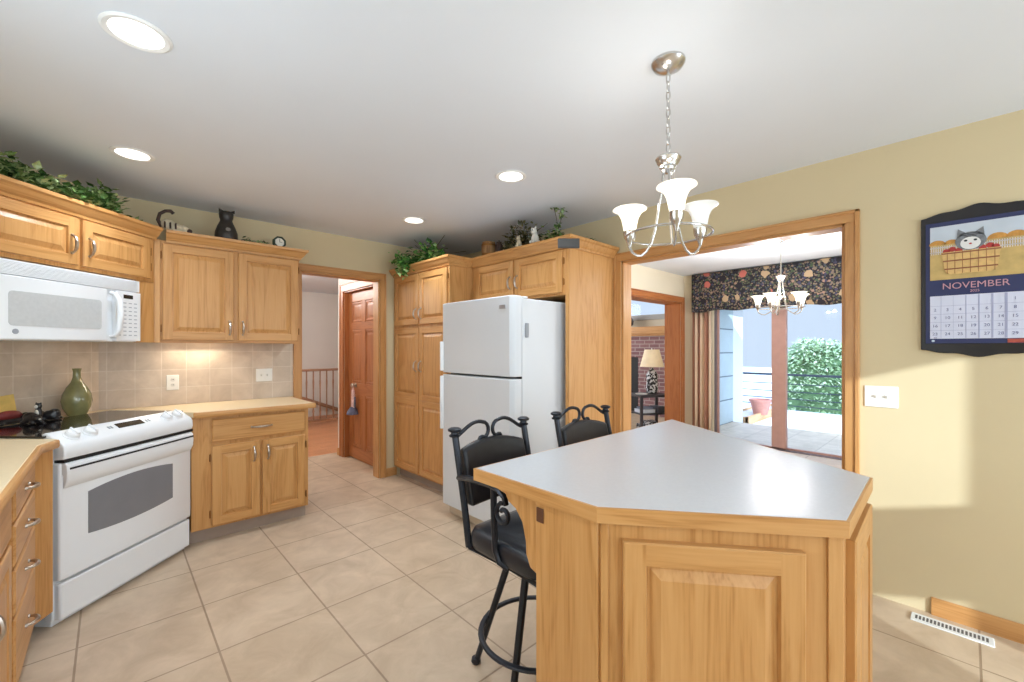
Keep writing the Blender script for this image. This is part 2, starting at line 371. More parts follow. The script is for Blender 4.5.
def thing(name, label, cat, loc=(0, 0, 0), rz=0.0, group=None):
    o = bpy.data.objects.new(name, None); COL.objects.link(o); o.empty_display_size = 0.05
    o.location = loc; o.rotation_euler = (0, 0, rz)
    return tag(o, label, cat, group)
def struct(name, mb, m, bevel=0, parent=None):
    o = mb.build(name, m, parent, bevel)
    if not parent: o['kind'] = 'structure'
    return o
def copy_tree(o, parent=None):
    c = o.copy(); COL.objects.link(c)
    if parent: c.parent = parent
    for ch in list(o.children): copy_tree(ch, c)
    return c
def wallgrid(axis, a0, a1, u0, u1, z0, z1, holes):
    """wall slab with rectangular holes (u0,u1,z0,z1); axis 'x' means thickness along x"""
    mb = MB(); us = sorted({u0, u1, *[h[0] for h in holes], *[h[1] for h in holes]}); zs = sorted({z0, z1, *[h[2] for h in holes], *[h[3] for h in holes]})
    us = [u for u in us if u0 <= u <= u1]; zs = [z for z in zs if z0 <= z <= z1]
    for i in range(len(us)-1):
        for j in range(len(zs)-1):
            cu, cz = (us[i]+us[i+1])/2, (zs[j]+zs[j+1])/2
            if any(h[0] < cu < h[1] and h[2] < cz < h[3] for h in holes): continue
            if axis == 'x': mb.box(a0, a1, us[i], us[i+1], zs[j], zs[j+1])
            else: mb.box(us[i], us[i+1], a0, a1, zs[j], zs[j+1])
    return mb
RB, RD, RE, RG = 0.0, -PI/2, PI/2, PI/4       # facing: back wall, right wall, left wall, diagonal

# ------------------------------------------------------------------ the setting
H = 2.44
XD, YB, XE, YR = 3.04, 4.16, -0.77, -2.6
DX = 6.38                                      # patio door wall
struct('floor', MB().box(-0.95, 8.3, -2.75, 5.56, -0.12, 0), FLOOR)
struct('floor_hall', MB().box(0.4, 8.3, 5.56, 9.0, -0.12, 0), HARDWOOD)
struct('ceiling', MB().box(-1.2, 6.6, -2.9, 4.3, H, H+0.25), CEIL)
struct('ceiling_hall', MB().box(0.3, 3.6, 4.3, 9.1, H, H+0.2), CEIL)
struct('ceiling_living', MB().box(3.5, 8.6, 3.08, 7.3, 3.3, 3.5), CEIL)
struct('wall_back', wallgrid('y', YB, YB+0.12, -0.15, XD+0.12, 0, H, [(1.26, 2.03, 0, 2.055)]), WALL)
struct('wall_corner', MB().prism([(XE-0.1, 3.455-0.1), (XE, 3.455), (-0.065, YB), (-0.165, YB+0.1), (-0.3, YB+0.1), (-1.0, 3.5)], 0, H), WALL)
struct('wall_left', wallgrid('x', XE-0.12, XE, YR, 3.45, 0, H, []), WALL)
struct('wall_right', wallgrid('x', XD, XD+0.12, YR, YB, 0, H, [(0.47, 1.925, 0, 2.055)]), WALL)
REARH = [(0.93, 1.43, 1.40, 2.16), (0.93, 1.43, 0.06, 0.965)]
struct('wall_rear', wallgrid('y', YR-0.12, YR, XE-0.12, XD+0.12, 0, H, REARH), WALL)
struct('wall_dining_left', wallgrid('y', 2.95, 3.2, 3.16, 8.15, 0, H, [(3.9, 6.27, 0, 2.03)]), DINW)
struct('wall_dining_right', MB().box(3.16, DX+0.15, -1.0, -0.88, 0, H), DINW)
struct('wall_patio', wallgrid('x', DX, DX+0.15, -1.0, 2.95, 0, H, [(0.85, 2.51, 0, 2.06)]), DINW)
struct('wall_hall_right', wallgrid('x', 2.10, 2.22, 4.28, 5.45, 0, H, [(4.385, 5.26, 0, 2.04)]), HALLW)
struct('wall_hall_left', MB().box(0.3, 0.42, 4.28, 9.0, 0, H), HALLW)
struct('wall_hall_far', MB().box(0.3, 3.6, 8.8, 8.92, 0, H), HALLW)
struct('wall_hall_end', MB().box(3.5, 3.62, 3.2, 8.8, 0, 3.3), HALLW)
struct('wall_closet', MB().box(2.22, 3.5, 5.33, 5.45, 0, H), HALLW)
struct('wall_living_far', wallgrid('x', 8.15, 8.3, 2.95, 7.2, 0, 3.3, [(3.85, 6.2, 1.98, 3.0)]), DINW)
struct('wall_living_back', wallgrid('y', 7.05, 7.2, 3.5, 8.3, 0, 3.3, [(4.2, 6.8, 1.0, 2.7)]), DINW)
struct('wall_living_upper', MB().box(3.5, 8.3, 3.08, 3.2, H, 3.3), DINW)
struct('wall_exterior', MB().box(DX+0.15, 8.3, 2.92, 2.95, -0.3, 2.9), SIDING)
struct('wall_chimney', MB().box(8.3, 8.92, 2.96, 3.9, -0.3, 3.6), SNOWY)
struct('trim_eave', MB().box(DX+0.15, 9.3, 2.35, 2.95, 2.13, 2.32), ROOFM)
# tiled splashbacks
sb = MB().box(0, 1.31, -0.008, 0, 0.914, 1.40).build('wall_splashback', SPLASH); sb.location = (-0.065, YB, 0); sb['kind'] = 'structure'
sb = MB().box(0, 0.997, -0.008, 0, 0.914, 1.46).build('wall_splashback_corner', SPLASH); sb.location = (XE, 3.455, 0); sb.rotation_euler[2] = RG; sb['kind'] = 'structure'
sb = MB().box(0, 2.4, -0.008, 0, 0.914, 1.40).build('wall_splashback_left', SPLASH); sb.location = (XE, 1.06, 0); sb.rotation_euler[2] = RE; sb['kind'] = 'structure'
# casings
def casing(name, axis, p, u0, u1, ztop, w=0.075, t=0.018, out=-1, jamb=None, m=TRIMWOOD, legs=(1, 1)):
    """flat moulded casing round an opening u0..u1 on the wall face p, out = direction it projects"""
    b = MB(); a0, a1 = (p, p+out*t) if out > 0 else (p+out*t, p)
    def bx(ua, ub, za, zb, q, aa=None, ab=None):
        aa = a0 if aa is None else aa; ab = a1 if ab is None else ab
        if axis == 'x': b.box(aa, ab, ua, ub, za, zb, q)
        else: b.box(ua, ub, aa, ab, za, zb, q)
    if legs[0]: bx(u0-w, u0, 0, ztop, 1)
    if legs[1]: bx(u1, u1+w, 0, ztop, 1)
    bx(u0-w*legs[0], u1+w*legs[1], ztop, ztop+w, 0)
    # raised back band
    e0, e1 = (a0, a1+0.008) if out > 0 else (a0-0.008, a1)
    if legs[0]: bx(u0-w-.004, u0-w+.016, 0, ztop+w+.004, 1, e0, e1)
    if legs[1]: bx(u1+w-.016, u1+w+.004, 0, ztop+w+.004, 1, e0, e1)
    bx(u0-(w+.004)*legs[0], u1+(w+.004)*legs[1], ztop+w-.012, ztop+w+.004, 0, e0, e1)
    if jamb:
        bx(u0, u0+.016, 0, ztop, 1, *jamb); bx(u1-.016, u1, 0, ztop, 1, *jamb); bx(u0, u1, ztop-.016, ztop, 0, *jamb)
    return struct(name, b, [m[1] if axis == 'x' else m[0], m[2]], 0.003)
casing('trim_1', 'x', XD, 0.47, 1.925, 2.055, 0.062, jamb=(XD, XD+0.12))
casing('trim_2', 'y', YB, 1.26, 2.03, 2.055, 0.058, jamb=(YB, YB+0.12))
casing('trim_3', 'x', 2.10, 4.385, 5.26, 2.04, 0.09, legs=(0, 1), jamb=(2.10, 2.22), m=DOORWOOD)
casing('trim_4', 'y', 2.95, 3.9, 6.27, 2.03, 0.08, jamb=(2.95, 3.2), m=DOORWOOD)
def bboard(name, pts):
    return struct(name, MB().sweep(pts, [(0, 0), (0.014, 0), (0.014, 0.07), (0.006, 0.085), (0, 0.085)]), TRIMWOOD[1], 0)
bboard('baseboard_right', [(XD, 0.12), (XD, -2.55)])
bboard('baseboard_back', [(2.09, YB), (2.215, YB)])
bboard('baseboard_hall', [(2.10, 5.45), (2.10, 5.36)])
# closet door: six raised panels
d = struct('door_1', MB(), DOORWOOD[2])
me = MB(); me.box(0, 0.84, -0.001, 0.03, 0.012, 2.02)
for x0, x1 in ((0.10, 0.375), (0.465, 0.74)):
    for z0, z1 in ((0.16, 0.78), (0.93, 1.56), (1.66, 1.90)):
        me.panel(x0, x1, z0, z1, 0.0, 0.010, 0.022, 0, 0)
for x0, x1, z0, z1 in ((0, .095, .012, 2.02), (.745, .84, .012, 2.02), (.38, .46, .155, .785), (.38, .46, .925, 1.565), (.38, .46, 1.655, 1.905)):
    me.box(x0, x1, -0.012, 0.0, z0, z1)
for z0, z1 in ((.012, .155), (.785, .925), (1.565, 1.655), (1.905, 2.02)): me.box(0.095, .745, -0.012, 0.0, z0, z1, 1)
bpy.data.objects.remove(d)
d = me.build('door_1', [DOORWOOD[2], DOORWOOD[0]], None, 0.002); d['kind'] = 'structure'; d.location = (2.165, 5.241, 0); d.rotation_euler[2] = RD
kn = MB().lathe([(0.0, 0.062), (0.02, 0.058), (0.026, 0.045), (0.018, 0.03), (0.012, 0.02), (0.012, 0.012), (0.028, 0.01), (0.028, 0.0)], (0.205, -0.012, 0.90), 16, axis='y').build('door_knob', PEWTER, d)

# patio slider (window_1): frame, two sashes, glass
sl = struct('window_1', MB().box(DX+0.02, DX+0.13, 0.85, 0.90, 0, 2.06).box(DX+0.02, DX+0.13, 2.475, 2.51, 0, 2.06).box(DX+0.02, DX+0.13, 0.85, 2.51, 2.01, 2.06).box(DX+0.02, DX+0.13, 0.85, 2.51, -0.01, 0.012), TAUPED, 0.004)
for y0, y1, x0, g0, g1 in ((1.61, 2.475, DX+0.035, 1.775, 2.45), (0.90, 1.775, DX+0.08, 0.96, 1.61)):
    b = MB().box(x0, x0+.04, y0, g0, .012, 2.01).box(x0, x0+.04, g1, y1, .012, 2.01).box(x0, x0+.04, y0, y1, .012, .035).box(x0, x0+.04, y0, y1, 1.94, 2.01)
    s_ = struct('sash', b, TAUPE, 0.003, sl)
    MB().box(x0+.017, x0+.023, g0, g1, .035, 1.94).build('pane', GLASS, s_, smooth=False)
# high living room window
lw = struct('window_2', MB().box(8.17, 8.27, 3.85, 6.2, 1.98, 2.04).box(8.17, 8.27, 3.85, 6.2, 2.94, 3.0).box(8.17, 8.27, 3.85, 3.91, 1.98, 3.0).box(8.17, 8.27, 6.14, 6.2, 1.98, 3.0).box(8.17, 8.27, 5.0, 5.05, 1.98, 3.0).box(8.12, 8.17, 3.8, 6.25, 1.93, 1.985), plain('grey_window_trim', (176, 172, 166), .6), 0.003)
MB().box(8.21, 8.216, 3.91, 6.14, 2.04, 2.94).build('pane', GLASS, lw, smooth=False)

# ------------------------------------------------------------------ cabinets
CROWN = [(0, 2.085), (0.012, 2.085), (0.016, 2.10), (0.03, 2.112), (0.046, 2.14), (0.058, 2.148), (0.060, 2.166), (0, 2.166)]
def pull_bm(x, z, y, L=0.10, horiz=False):
    b = MB(); pts = []; r = []
    for i in range(11):
        a = -1+2*i/10; dy = -0.004-0.026*(1-a*a)**0.6; pts.append(((x+a*L/2, y+dy, z) if horiz else (x, y+dy, z+a*L/2))); r.append(0.0046+0.0038*(1-a*a)-0.002*(1 if abs(a) < .25 else 0)*0)
    b.tube(pts, r, 8)
    for sg in (-1, 1):
        c = (x+sg*L/2, y, z) if horiz else (x, y, z+sg*L/2)
        b.lathe([(0.0, 0.008), (0.006, 0.007), (0.008, 0.0)], c, 10, axis='y')
    return b
def hinge_bm(x, z, y=0): return MB().box(x-.004, x+.004, y-.008, y, z-.022, z+.022).lathe([(0.0038, -.026), (0.0038, .026)], (x, y-.009, z), 8)
def door(par, x0, x1, z0, z1, hs, hz, hinge=None, two=None, fw=0.055, m=None):
    b = MB()
    if two: b.panel(x0, x1, z0, two, 0, .02, fw, 0, 1).panel(x0, x1, two, z1, 0, .02, fw, 0, 1)
    else: b.panel(x0, x1, z0, z1, 0, .02, fw, 0, 1)
    d = b.build('door', m or [OAK[2], OAK[0]], par, angle=12)
    if hs is not None: pull_bm(hs, hz, -.02).build('handle', PEWTER, d)
    if hinge is not None:
        for z in (z0+.08, z1-.08): hinge_bm(hinge, z).build('hinge', HINGE, d)
    return d
def drawer(par, x0, x1, z0, z1, L=0.10, raised=False):
    d = MB().panel(x0, x1, z0, z1, 0, .02, .03, 1, 1, raised).build('drawer', [OAK[2], OAK[0]], par, angle=12)
    pull_bm((x0+x1)/2, (z0+z1)/2, -.02, L, True).build('handle', PEWTER, d)
    return d
TOE = plain('toe_kick_grey', (168, 150, 136), .6)
def carcass(par, w, d, z0, z1, opens=(), toe=0.0, name='body', back=True):
    """face frame box: solid body with a proud face frame, optional toe kick"""
    b = MB()
    b.box(0, w, 0.0, d, z0, z1)
    o = b.build(name, OAK[2], par, 0.003)
    if toe: MB().box(0.0, w, 0.07, d, 0, z0).build('toe_kick', TOE, par)
    return o

# upper cabinet on the back wall
c = thing('upper_cabinet', 'oak wall cabinet with two tall doors above the tiled back wall counter', 'cabinet', (0.25, 3.83, 0), RB)
carcass(c, 0.90, 0.325, 1.412, 2.10)
MB().box(0, .90, 0, .02, 1.385, 1.412).box(.88, .90, .02, .325, 1.385, 1.412).build('light_rail', OAK[0], c, .002)
MB().box(-.036, 0, -.02, .02, 1.385, 2.10).build('filler_panel', OAK[2], c, .002)
door(c, 0.012, 0.432, 1.405, 2.075, 0.405, 1.50, 0.004)
door(c, 0.462, 0.888, 1.405, 2.075, 0.49, 1.50, 0.896)
MB().sweep([(0.03, 0.0), (0.90, 0.0), (0.90, 0.325)], CROWN).build('crown_moulding', OAK[0], c, angle=25)
# diagonal cabinet above the microwave
c = thing('upper_cabinet', 'short oak corner cabinet with two doors above the white microwave', 'cabinet', (-0.135, 3.435, 0), RG)
carcass(c, 0.985, 0.45, 1.79, 2.10).location = (-0.49, 0, 0)
door(c, -0.475, -0.012, 1.812, 2.075, -0.05, 1.925, None)
door(c, 0.012, 0.452, 1.812, 2.075, 0.045, 1.925, 0.461)
for x0 in (0.362, -0.495): MB().box(x0, x0+(.133 if x0 > 0 else .09), 0, 0.02, 1.385, 1.79).build('filler_panel', OAK[2], c, 0.002)
MB().sweep([(-0.50, 0.0), (0.50, 0.0)], CROWN).build('crown_moulding', OAK[0], c, angle=25)
# base cabinet back wall
c = thing('base_cabinet', 'oak base cabinet with one drawer over two doors right of the white range', 'cabinet', (0.395, 3.585, 0), RB)
carcass(c, 0.75, 0.57, 0.10, 0.874, toe=1)
drawer(c, 0.115, 0.722, 0.695, 0.852, 0.13)
door(c, 0.115, 0.408, 0.118, 0.668, 0.37, 0.575, 0.105)
door(c, 0.424, 0.722, 0.118, 0.668, 0.46, 0.575, 0.732)
# left base cabinets
c = thing('base_cabinet', 'oak base cabinet with a stack of four drawers left of the range', 'cabinet', (-0.265, 2.25, 0), RE)
carcass(c, 0.70, 0.495, 0.10, 0.874, toe=1)
for z0, z1 in ((.735, .855), (.575, .72), (.40, .56), (.125, .385)): drawer(c, 0.055, 0.60, z0, z1, 0.085)
MB().prism([(.605, .012), (.605, -.002), (.712, -.066), (.728, -.056), (.728, .012)], .10, .874).build('filler_panel', OAK[2], c, .002)
c = thing('base_cabinet', 'oak sink cabinet with plain doors at the left edge of the picture', 'cabinet', (-0.265, 1.25, 0), RE)
carcass(c, 0.995, 0.495, 0.10, 0.874, toe=1)
door(c, 0.02, 0.485, 0.12, 0.68, 0.45, .59); door(c, 0.505, 0.975, 0.12, 0.68, 0.54, .59)
MB().panel(0.02, .975, .70, .855, 0, .02, .03, 1, 1, False).build('false_front', [OAK[2], OAK[0]], c, angle=12)
# pantry
c = thing('pantry_cabinet', 'tall oak pantry cabinet with four doors beside the doorway', 'cabinet', (2.19, 4.155, 0), RD)
carcass(c, 1.015, 0.84, 0.10, 2.10, toe=1)
door(c, 0.04, 0.515, 1.575, 2.07, 0.48, 1.68, 0.03); door(c, 0.535, 0.995, 1.575, 2.07, 0.57, 1.68, 1.005)
door(c, 0.04, 0.515, 0.12, 1.545, 0.48, 1.17, 0.03, two=0.84); door(c, 0.535, 0.995, 0.12, 1.545, 0.57, 1.17, 1.005, two=0.84)
MB().sweep([(0.0, 0.0), (1.015, 0.0), (1.015, 0.24)], CROWN).build('crown_moulding', OAK[0], c, angle=25)
# over the fridge + end panel
c = thing('upper_cabinet', 'oak cabinet with two short doors and tall end panel around the refrigerator', 'cabinet', (2.45, 3.135, 0), RD)
carcass(c, 1.105, 0.57, 1.742, 2.10)
door(c, 0.06, 0.555, 1.76, 2.075, 0.525, 1.89, None); door(c, 0.58, 1.085, 1.76, 2.075, 0.61, 1.89, 1.094)
MB().box(1.105, 1.142, 0.0, 0.57, 0, 2.10).build('end_panel', OAK[2], c, 0.003)
MB().sweep([(0.0, 0.0), (1.142, 0.0), (1.142, 0.57)], CROWN).build('crown_moulding', OAK[0], c, angle=25)
# dark plaque on the crown corner
p_ = MB().box(-0.075, 0.075, -0.012, 0.012, -0.033, 0.033).box(-0.068, 0.068, -0.016, -0.012, -0.027, 0.027).build('plaque', PLAQUE, None, 0.003)
p_.location = (2.335, 1.905, 2.08); p_.rotation_euler[2] = FWD-PI/2
tag(p_, 'small dark grey rectangular plaque on the crown corner above the refrigerator', 'plaque')

# counters
ct = thing('countertop', 'beige laminate countertop wrapping the corner around the white range', 'countertop', (0, 0, 0))
FL, BL, BR, FR = (-0.186, 2.978), (-0.6048, 3.3965), (-0.0089, 3.9925), (0.404, 3.58)
MB().prism([(-0.765, 0.9), (-0.703, 1.35), (-0.703, 2.09), (-0.297, 2.09), (-0.297, 1.35), (-0.703, 1.35), (-0.765, 0.9), (-0.245, 0.9), (-0.238, 2.84), FL, BL, BR, FR, (0.43, 3.55), (1.172, 3.55), (1.172, 4.15), (-0.062, 4.15), (-0.765, 3.45)], 0.876, 0.914).build('slab', LAMI, ct, 0.003)
MB().sweep([(0.412, 3.562), (0.43, 3.55), (1.172, 3.55), (1.172, 4.14)], [(0, .874), (.012, .874), (.016, .882), (.016, .906), (.012, .912), (0, .912)]).build('edge_band', OAK[0], ct)
MB().sweep([(-0.245, 0.9), (-0.238, 2.84), (-0.192, 2.968)], [(0, .874), (.012, .874), (.016, .882), (.016, .906), (.012, .912), (0, .912)]).build('edge_band', OAK[1], ct)
# sink
sk = thing('kitchen_sink', 'white enamel sink set in the beige counter at the left edge', 'sink', (-0.5, 1.72, 0.914))
rim = MB()
def rr(w, d, r, z, n=5):
    return [(sx*(w-r)+r*math.cos(a0+PI/2*i/n), sy*(d-r)+r*math.sin(a0+PI/2*i/n), z) for sx, sy, a0 in ((1, 1, 0), (-1, 1, PI/2), (-1, -1, PI), (1, -1, 1.5*PI)) for i in range(n+1)]
LP = [rr(.225, .40, .06, 0.0), rr(.225, .40, .06, .012), rr(.20, .375, .05, .016), rr(.19, .36, .05, .0), rr(.18, .35, .05, -.034)]
k = len(LP[0])
rim.add([v for l in LP for v in l], [(i*k+j, i*k+(j+1) % k, (i+1)*k+(j+1) % k, (i+1)*k+j) for i in range(4) for j in range(k)] + [list(range(4*k, 5*k))])
rim.build('basin', WHITE, sk)

# ------------------------------------------------------------------ range
rg = thing('electric_range', 'white slide-in electric range set diagonally in the corner', 'range', (0.098, 3.288, 0), RG)
MB().box(-0.405, 0.405, 0.03, 0.565, 0.0, 0.874).box(-0.41, 0.41, 0.02, 0.06, 0.03, 0.90).build('body', WHITE, rg, 0.004)
dr = MB().prism([(-0.40, 0.028), (-0.40, -0.004), (-0.39, -0.012), (0.39, -0.012), (0.40, -0.004), (0.40, 0.028)], 0.03, 0.205).build('storage_drawer', WHITE, rg, 0.006)
od = MB().prism([(-0.405, 0.028), (-0.405, -0.008), (-0.39, -0.018), (0.39, -0.018), (0.405, -0.008), (0.405, 0.028)], 0.222, 0.79).build('oven_door', WHITE, rg, 0.006)
wp = []
for i in range(13):
    a = -1+2*i/12; wp.append((0.262*a-.014, 0.40-0.018*(1-a*a)))
for i in range(13):
    a = 1-2*i/12; wp.append((0.262*a-.014, 0.615+0.024*(1-a*a)))
MB().prism([(x, z) for x, z in wp], 0.017, 0.0205, fn=lambda x, z, y: (x+0.0, -y, z)).build('oven_window', GREYWIN, od, 0.001)
hb = MB()
hp = [(0.0, .79), (-0.028, .79), (-0.04, .778), (-.044, .745), (-.040, .70), (-.026, .672), (-.018, .665), (-.018, .73), (-.01, .73)]
hb.prism(hp, -0.396, 0.390, fn=lambda y, z, x: (x, y, z)).build('handle', WHITE, od, 0.004)
MB().box(-0.385, 0.385, -0.0455, -0.03, 0.757, 0.766).build('handle_groove', SHADOWGAP, od)
MB().box(-0.40, 0.40, -0.03, 0.03, 0.792, 0.806).build('vent_gap', SHADOWGAP, rg)
cp = [(0.08, .80), (-.030, .808), (-.036, .83), (-.034, .868), (-.022, .885), (.052, .934), (.066, .936), (.08, .93)]
pn = MB().prism(cp, -0.404, 0.394, fn=lambda y, z, x: (x, y, z)).build('control_panel', WHITE, rg, 0.005)
sl_ = math.atan2(.934-.885, .075)
def onpanel(x, s): return (x, -.022+s*math.cos(sl_), .885+s*math.sin(sl_))
for x in (-.325, -.235, .235, .315):
    kb = MB().lathe([(.036, 0), (.036, .003), (.030, .006), (.029, .02), (.024, .026), (0, .027)], (0, 0, 0), 20).box(-.004, .004, -.027, .027, .024, .034).build('knob', WHITE, pn, 0.001)
    kb.location = onpanel(x, .045); kb.rotation_euler = (sl_, 0, 0)
ds = MB().box(-.085, .075, -.019, .019, 0, .003).build('display', DISPLAY, pn); ds.location = onpanel(0.0, .05); ds.rotation_euler = (sl_, 0, 0)
for x in (-.13, -.115, .10, .118):
    bt = MB().box(x-.005, x+.005, -.01, .01, 0, .002).build('button', LGREY, pn); bt.location = onpanel(0, .05); bt.rotation_euler = (sl_, 0, 0)
MB().prism([(-.42, .055), (.42, .055), (.42, .562), (-.42, .562)], .915, .925).build('glass_cooktop', BLACKGLASS, rg, 0.002)

# microwave
mw = thing('microwave', 'white over-the-range microwave hung under the corner cabinet', 'microwave', (-0.146, 3.404, 1.388), RG)
MB().box(-.38, .38, .0, .42, 0, .392).build('body', WHITE, mw, 0.004)
b = MB().box(-.38, .38, -.018, 0, .318, .390)
for i in range(9): b.box(-.365, .362, -.021, -.018, .326+i*.0066, .3292+i*.0066)
b.build('vent_grille', WHITE, mw, 0.001)
md = MB().prism([(-.38, 0), (-.38, -.022), (-.37, -.028), (.15, -.028), (.16, -.022), (.16, 0)], .004, .312).build('door', WHITE, mw, 0.003)
q = []
for cx_, cz_, a0 in ((.105, .222, 0), (-.31, .222, PI/2), (-.31, .088, PI), (.105, .088, 1.5*PI)):
    for i in range(5): q.append((cx_+.018*math.cos(a0+PI/2*i/4), cz_+.018*math.sin(a0+PI/2*i/4)))
MB().prism(q, .026, .0295, fn=lambda x, z, y: (x, -y, z)).build('window', MWWIN, md)
MB().lathe([(0.013, 0), (0.013, .002), (0, .002)], (-.30, -.028, .042), 18, axis='y').build('badge', LGREY, md)
hpts = [(.186, -.02, .292), (.190, -.045, .285), (.198, -.062, .25), (.203, -.066, .16), (.198, -.062, .07), (.190, -.045, .035), (.186, -.02, .028)]
MB().tube(hpts, [.012, .014, .016, .016, .016, .014, .012], 10).build('handle', WHITE, md)
cpn = MB().box(.213, .38, -.026, 0, .004, .312).build('control_panel', WHITE, mw, 0.003)
MB().box(.262, .325, -.0275, -.02, .268, .292).build('display', DISPLAY, cpn)
kb = MB()
for r_ in range(9):
    for c_ in range(4):
        x = .235+c_*.036; z = .24-r_*.025; kb.box(x-.010, x+.010, -.027, -.02, z-.003, z+.003)
kb.build('key_legend', plain('key_print', (176, 180, 186), .5), cpn)

# ------------------------------------------------------------------ refrigerator
fr = thing('refrigerator', 'white top-freezer refrigerator standing between pantry and oak end panel', 'refrigerator', (1.95, 2.90, 0), RD)
MB().box(0.005, .825, .095, .78, .02, 1.69).build('body', FRIDGEW, fr, 0.006)
MB().box(0.02, .81, .06, .10, .012, .095).build('base_grille', plain('grille_tan', (196, 180, 158), .6), fr, 0.003)
def fdoor(z0, z1, hz0, hz1, nm):
    d = MB().prism([(0, .09), (0, .012), (.012, 0), (.80, 0), (.825, .018), (.83, .03), (.83, .09)], z0, z1).build(nm, FRIDGEW, fr, 0.008, seg=3)
    MB().prism([(-.009, .04), (-.009, -.006), (-.002, -.020), (.012, -.022), (.024, -.002), (.02, .03)], hz0, hz1).build('handle', WHITE, d, 0.006, seg=3)
    return d
fd = fdoor(1.152, 1.705, 1.165, 1.40, 'freezer_door')
MB().box(.70, .765, -.004, 0.0, 1.617, 1.645).build('badge', plain('fridge_badge', (176, 178, 184), .3, .6), fd, 0.004)
fdoor(.10, 1.138, .70, 1.125, 'refrigerator_door')
MB().box(.0, .825, .086, .096, 1.138, 1.152).build('door_gasket', SHADOWGAP, fr)
MB().box(.78, .835, .10, .14, 1.69, 1.703).build('hinge_cover', WHITE, fr, 0.003)
mg = tag(MB().prism([(-.012, -.05), (.012, -.05), (.016, -.03), (.016, .05), (-.012, .05)], 0, .012).build('magnet_clip', LGREY, None, 0.003), 'small grey magnetic clip on the refrigerator side', 'clip')
mg.rotation_euler = (PI/2, 0, 0); mg.location = (2.085, 2.074, 1.47)

# ------------------------------------------------------------------ island
A, B, Cc, D, E_ = (.930, 1.172), (.939, .668), (1.305, .199), (1.795, .213), (2.40, 1.181)
it = thing('island_countertop', 'five-sided grey laminate island countertop with an oak edge', 'countertop', (0, 0, 0))
MB().prism([A, B, Cc, D, E_], .894, .930).build('slab', ISLTOP, it, 0.002)
loop = [A, B, Cc, D, E_]
PR = [(0, .888), (.0065, .888), (.0065, .9285), (0, .9295)]
n = 5; k = len(PR); mit = []
for i in range(n):
    p0, p1, p2 = Vector(loop[i-1]), Vector(loop[i]), Vector(loop[(i+1) % n])
    d0, d1 = (p1-p0).normalized(), (p2-p1).normalized(); n0, n1 = Vector((d0.y, -d0.x)), Vector((d1.y, -d1.x)); mi = n0+n1; mit.append(mi/mi.dot(n0))
for i in range(n):                       # one oak edge strip per side, grain along the side
    p1, p2 = Vector(loop[i]), Vector(loop[(i+1) % n]); a = math.atan2((p2-p1).y, (p2-p1).x); vs = []
    for p_e, mi in ((p1, mit[i]), (p2, mit[(i+1) % n])):
        for o_, z in PR:
            q = p_e+mi*o_-p1; vs.append((q.x*math.cos(a)+q.y*math.sin(a), -q.x*math.sin(a)+q.y*math.cos(a), z))
    eb = MB().add(vs, [(j, (j+1) % k, k+(j+1) % k, k+j) for j in range(k)] + [list(range(k))[::-1], list(range(k, 2*k))]).build('edge_band', OAK[0], it)
    eb.location = (p1.x, p1.y, 0); eb.rotation_euler[2] = a
isl = thing('kitchen_island', 'five-sided oak kitchen island cabinet with raised panel doors', 'island', (.955, .669, 0), math.radians(-52.0))
ang = math.radians(52.0)
def loc(p):
    dx, dy = p[0]-.955, p[1]-.669
    return (dx*math.cos(ang)-dy*math.sin(ang), dx*math.sin(ang)+dy*math.cos(ang))
body = [loc(p) for p in ((.955, .669), (.955, .90), (2.16, .90), (1.755, .222), (1.315, .208))]
MB().prism(body[::-1], 0.0, .890).build('body', OAK[2], isl, 0.003)
w_ = .585
# face frame: stiles, rail
MB().box(0.0, .020, -.006, .0, 0, .888, 0).build('corner_stile', OAK[2], isl, 0.002)
MB().box(.55, w_, -.006, .0, 0, .888, 0).build('corner_stile', OAK[2], isl, 0.002)
MB().panel(.056, .492, .10, .846, 0.0, .026, .058, 0, 1).build('door', [OAK[2], OAK[0]], isl, angle=12)
# right hand face with its own door
th2 = math.atan2(.222-.208, 1.755-1.315)
rd = MB().panel(.05, .415, .10, .862, 0.0, .022, .07, 0, 1).build('door', [OAK[2], OAK[0]], isl, angle=12)
l2 = loc((1.315, .208)); rd.location = (l2[0], l2[1], 0); rd.rotation_euler = (0, 0, th2+ang)
# left panel and corbel (world offsets turned into island space)
lp = MB(); pts = [(.935, .885), (1.085, .885), (1.08, .872), (1.045, .866), (1.03, .845), (.995, .83), (.965, .795), (.95, .74), (.948, .70), (.93, .665), (.90, .655), (.89, .655), (.89, .885)]
cb = MB().prism(pts, .955-.004, .99, fn=lambda y, z, x: (*loc((x, y)), z)).build('corbel', OAK[2], isl, 0.004)
MB().prism([(.674, 0), (.899, 0), (.899, .886), (.674, .886)], .946, .955, fn=lambda y, z, x: (*loc((x, y)), z)).build('side_panel', OAK[2], isl, 0.002)
ol = tag(MB().box(-.014, .014, -.004, .0, -.022, .022).build('power_outlet', plain('brown_outlet', (96, 58, 34), .5), None, 0.002), 'small brown outlet on the island side under the counter edge', 'outlet')
ol.rotation_euler[2] = RD; ol.location = (.945, .88, .845)

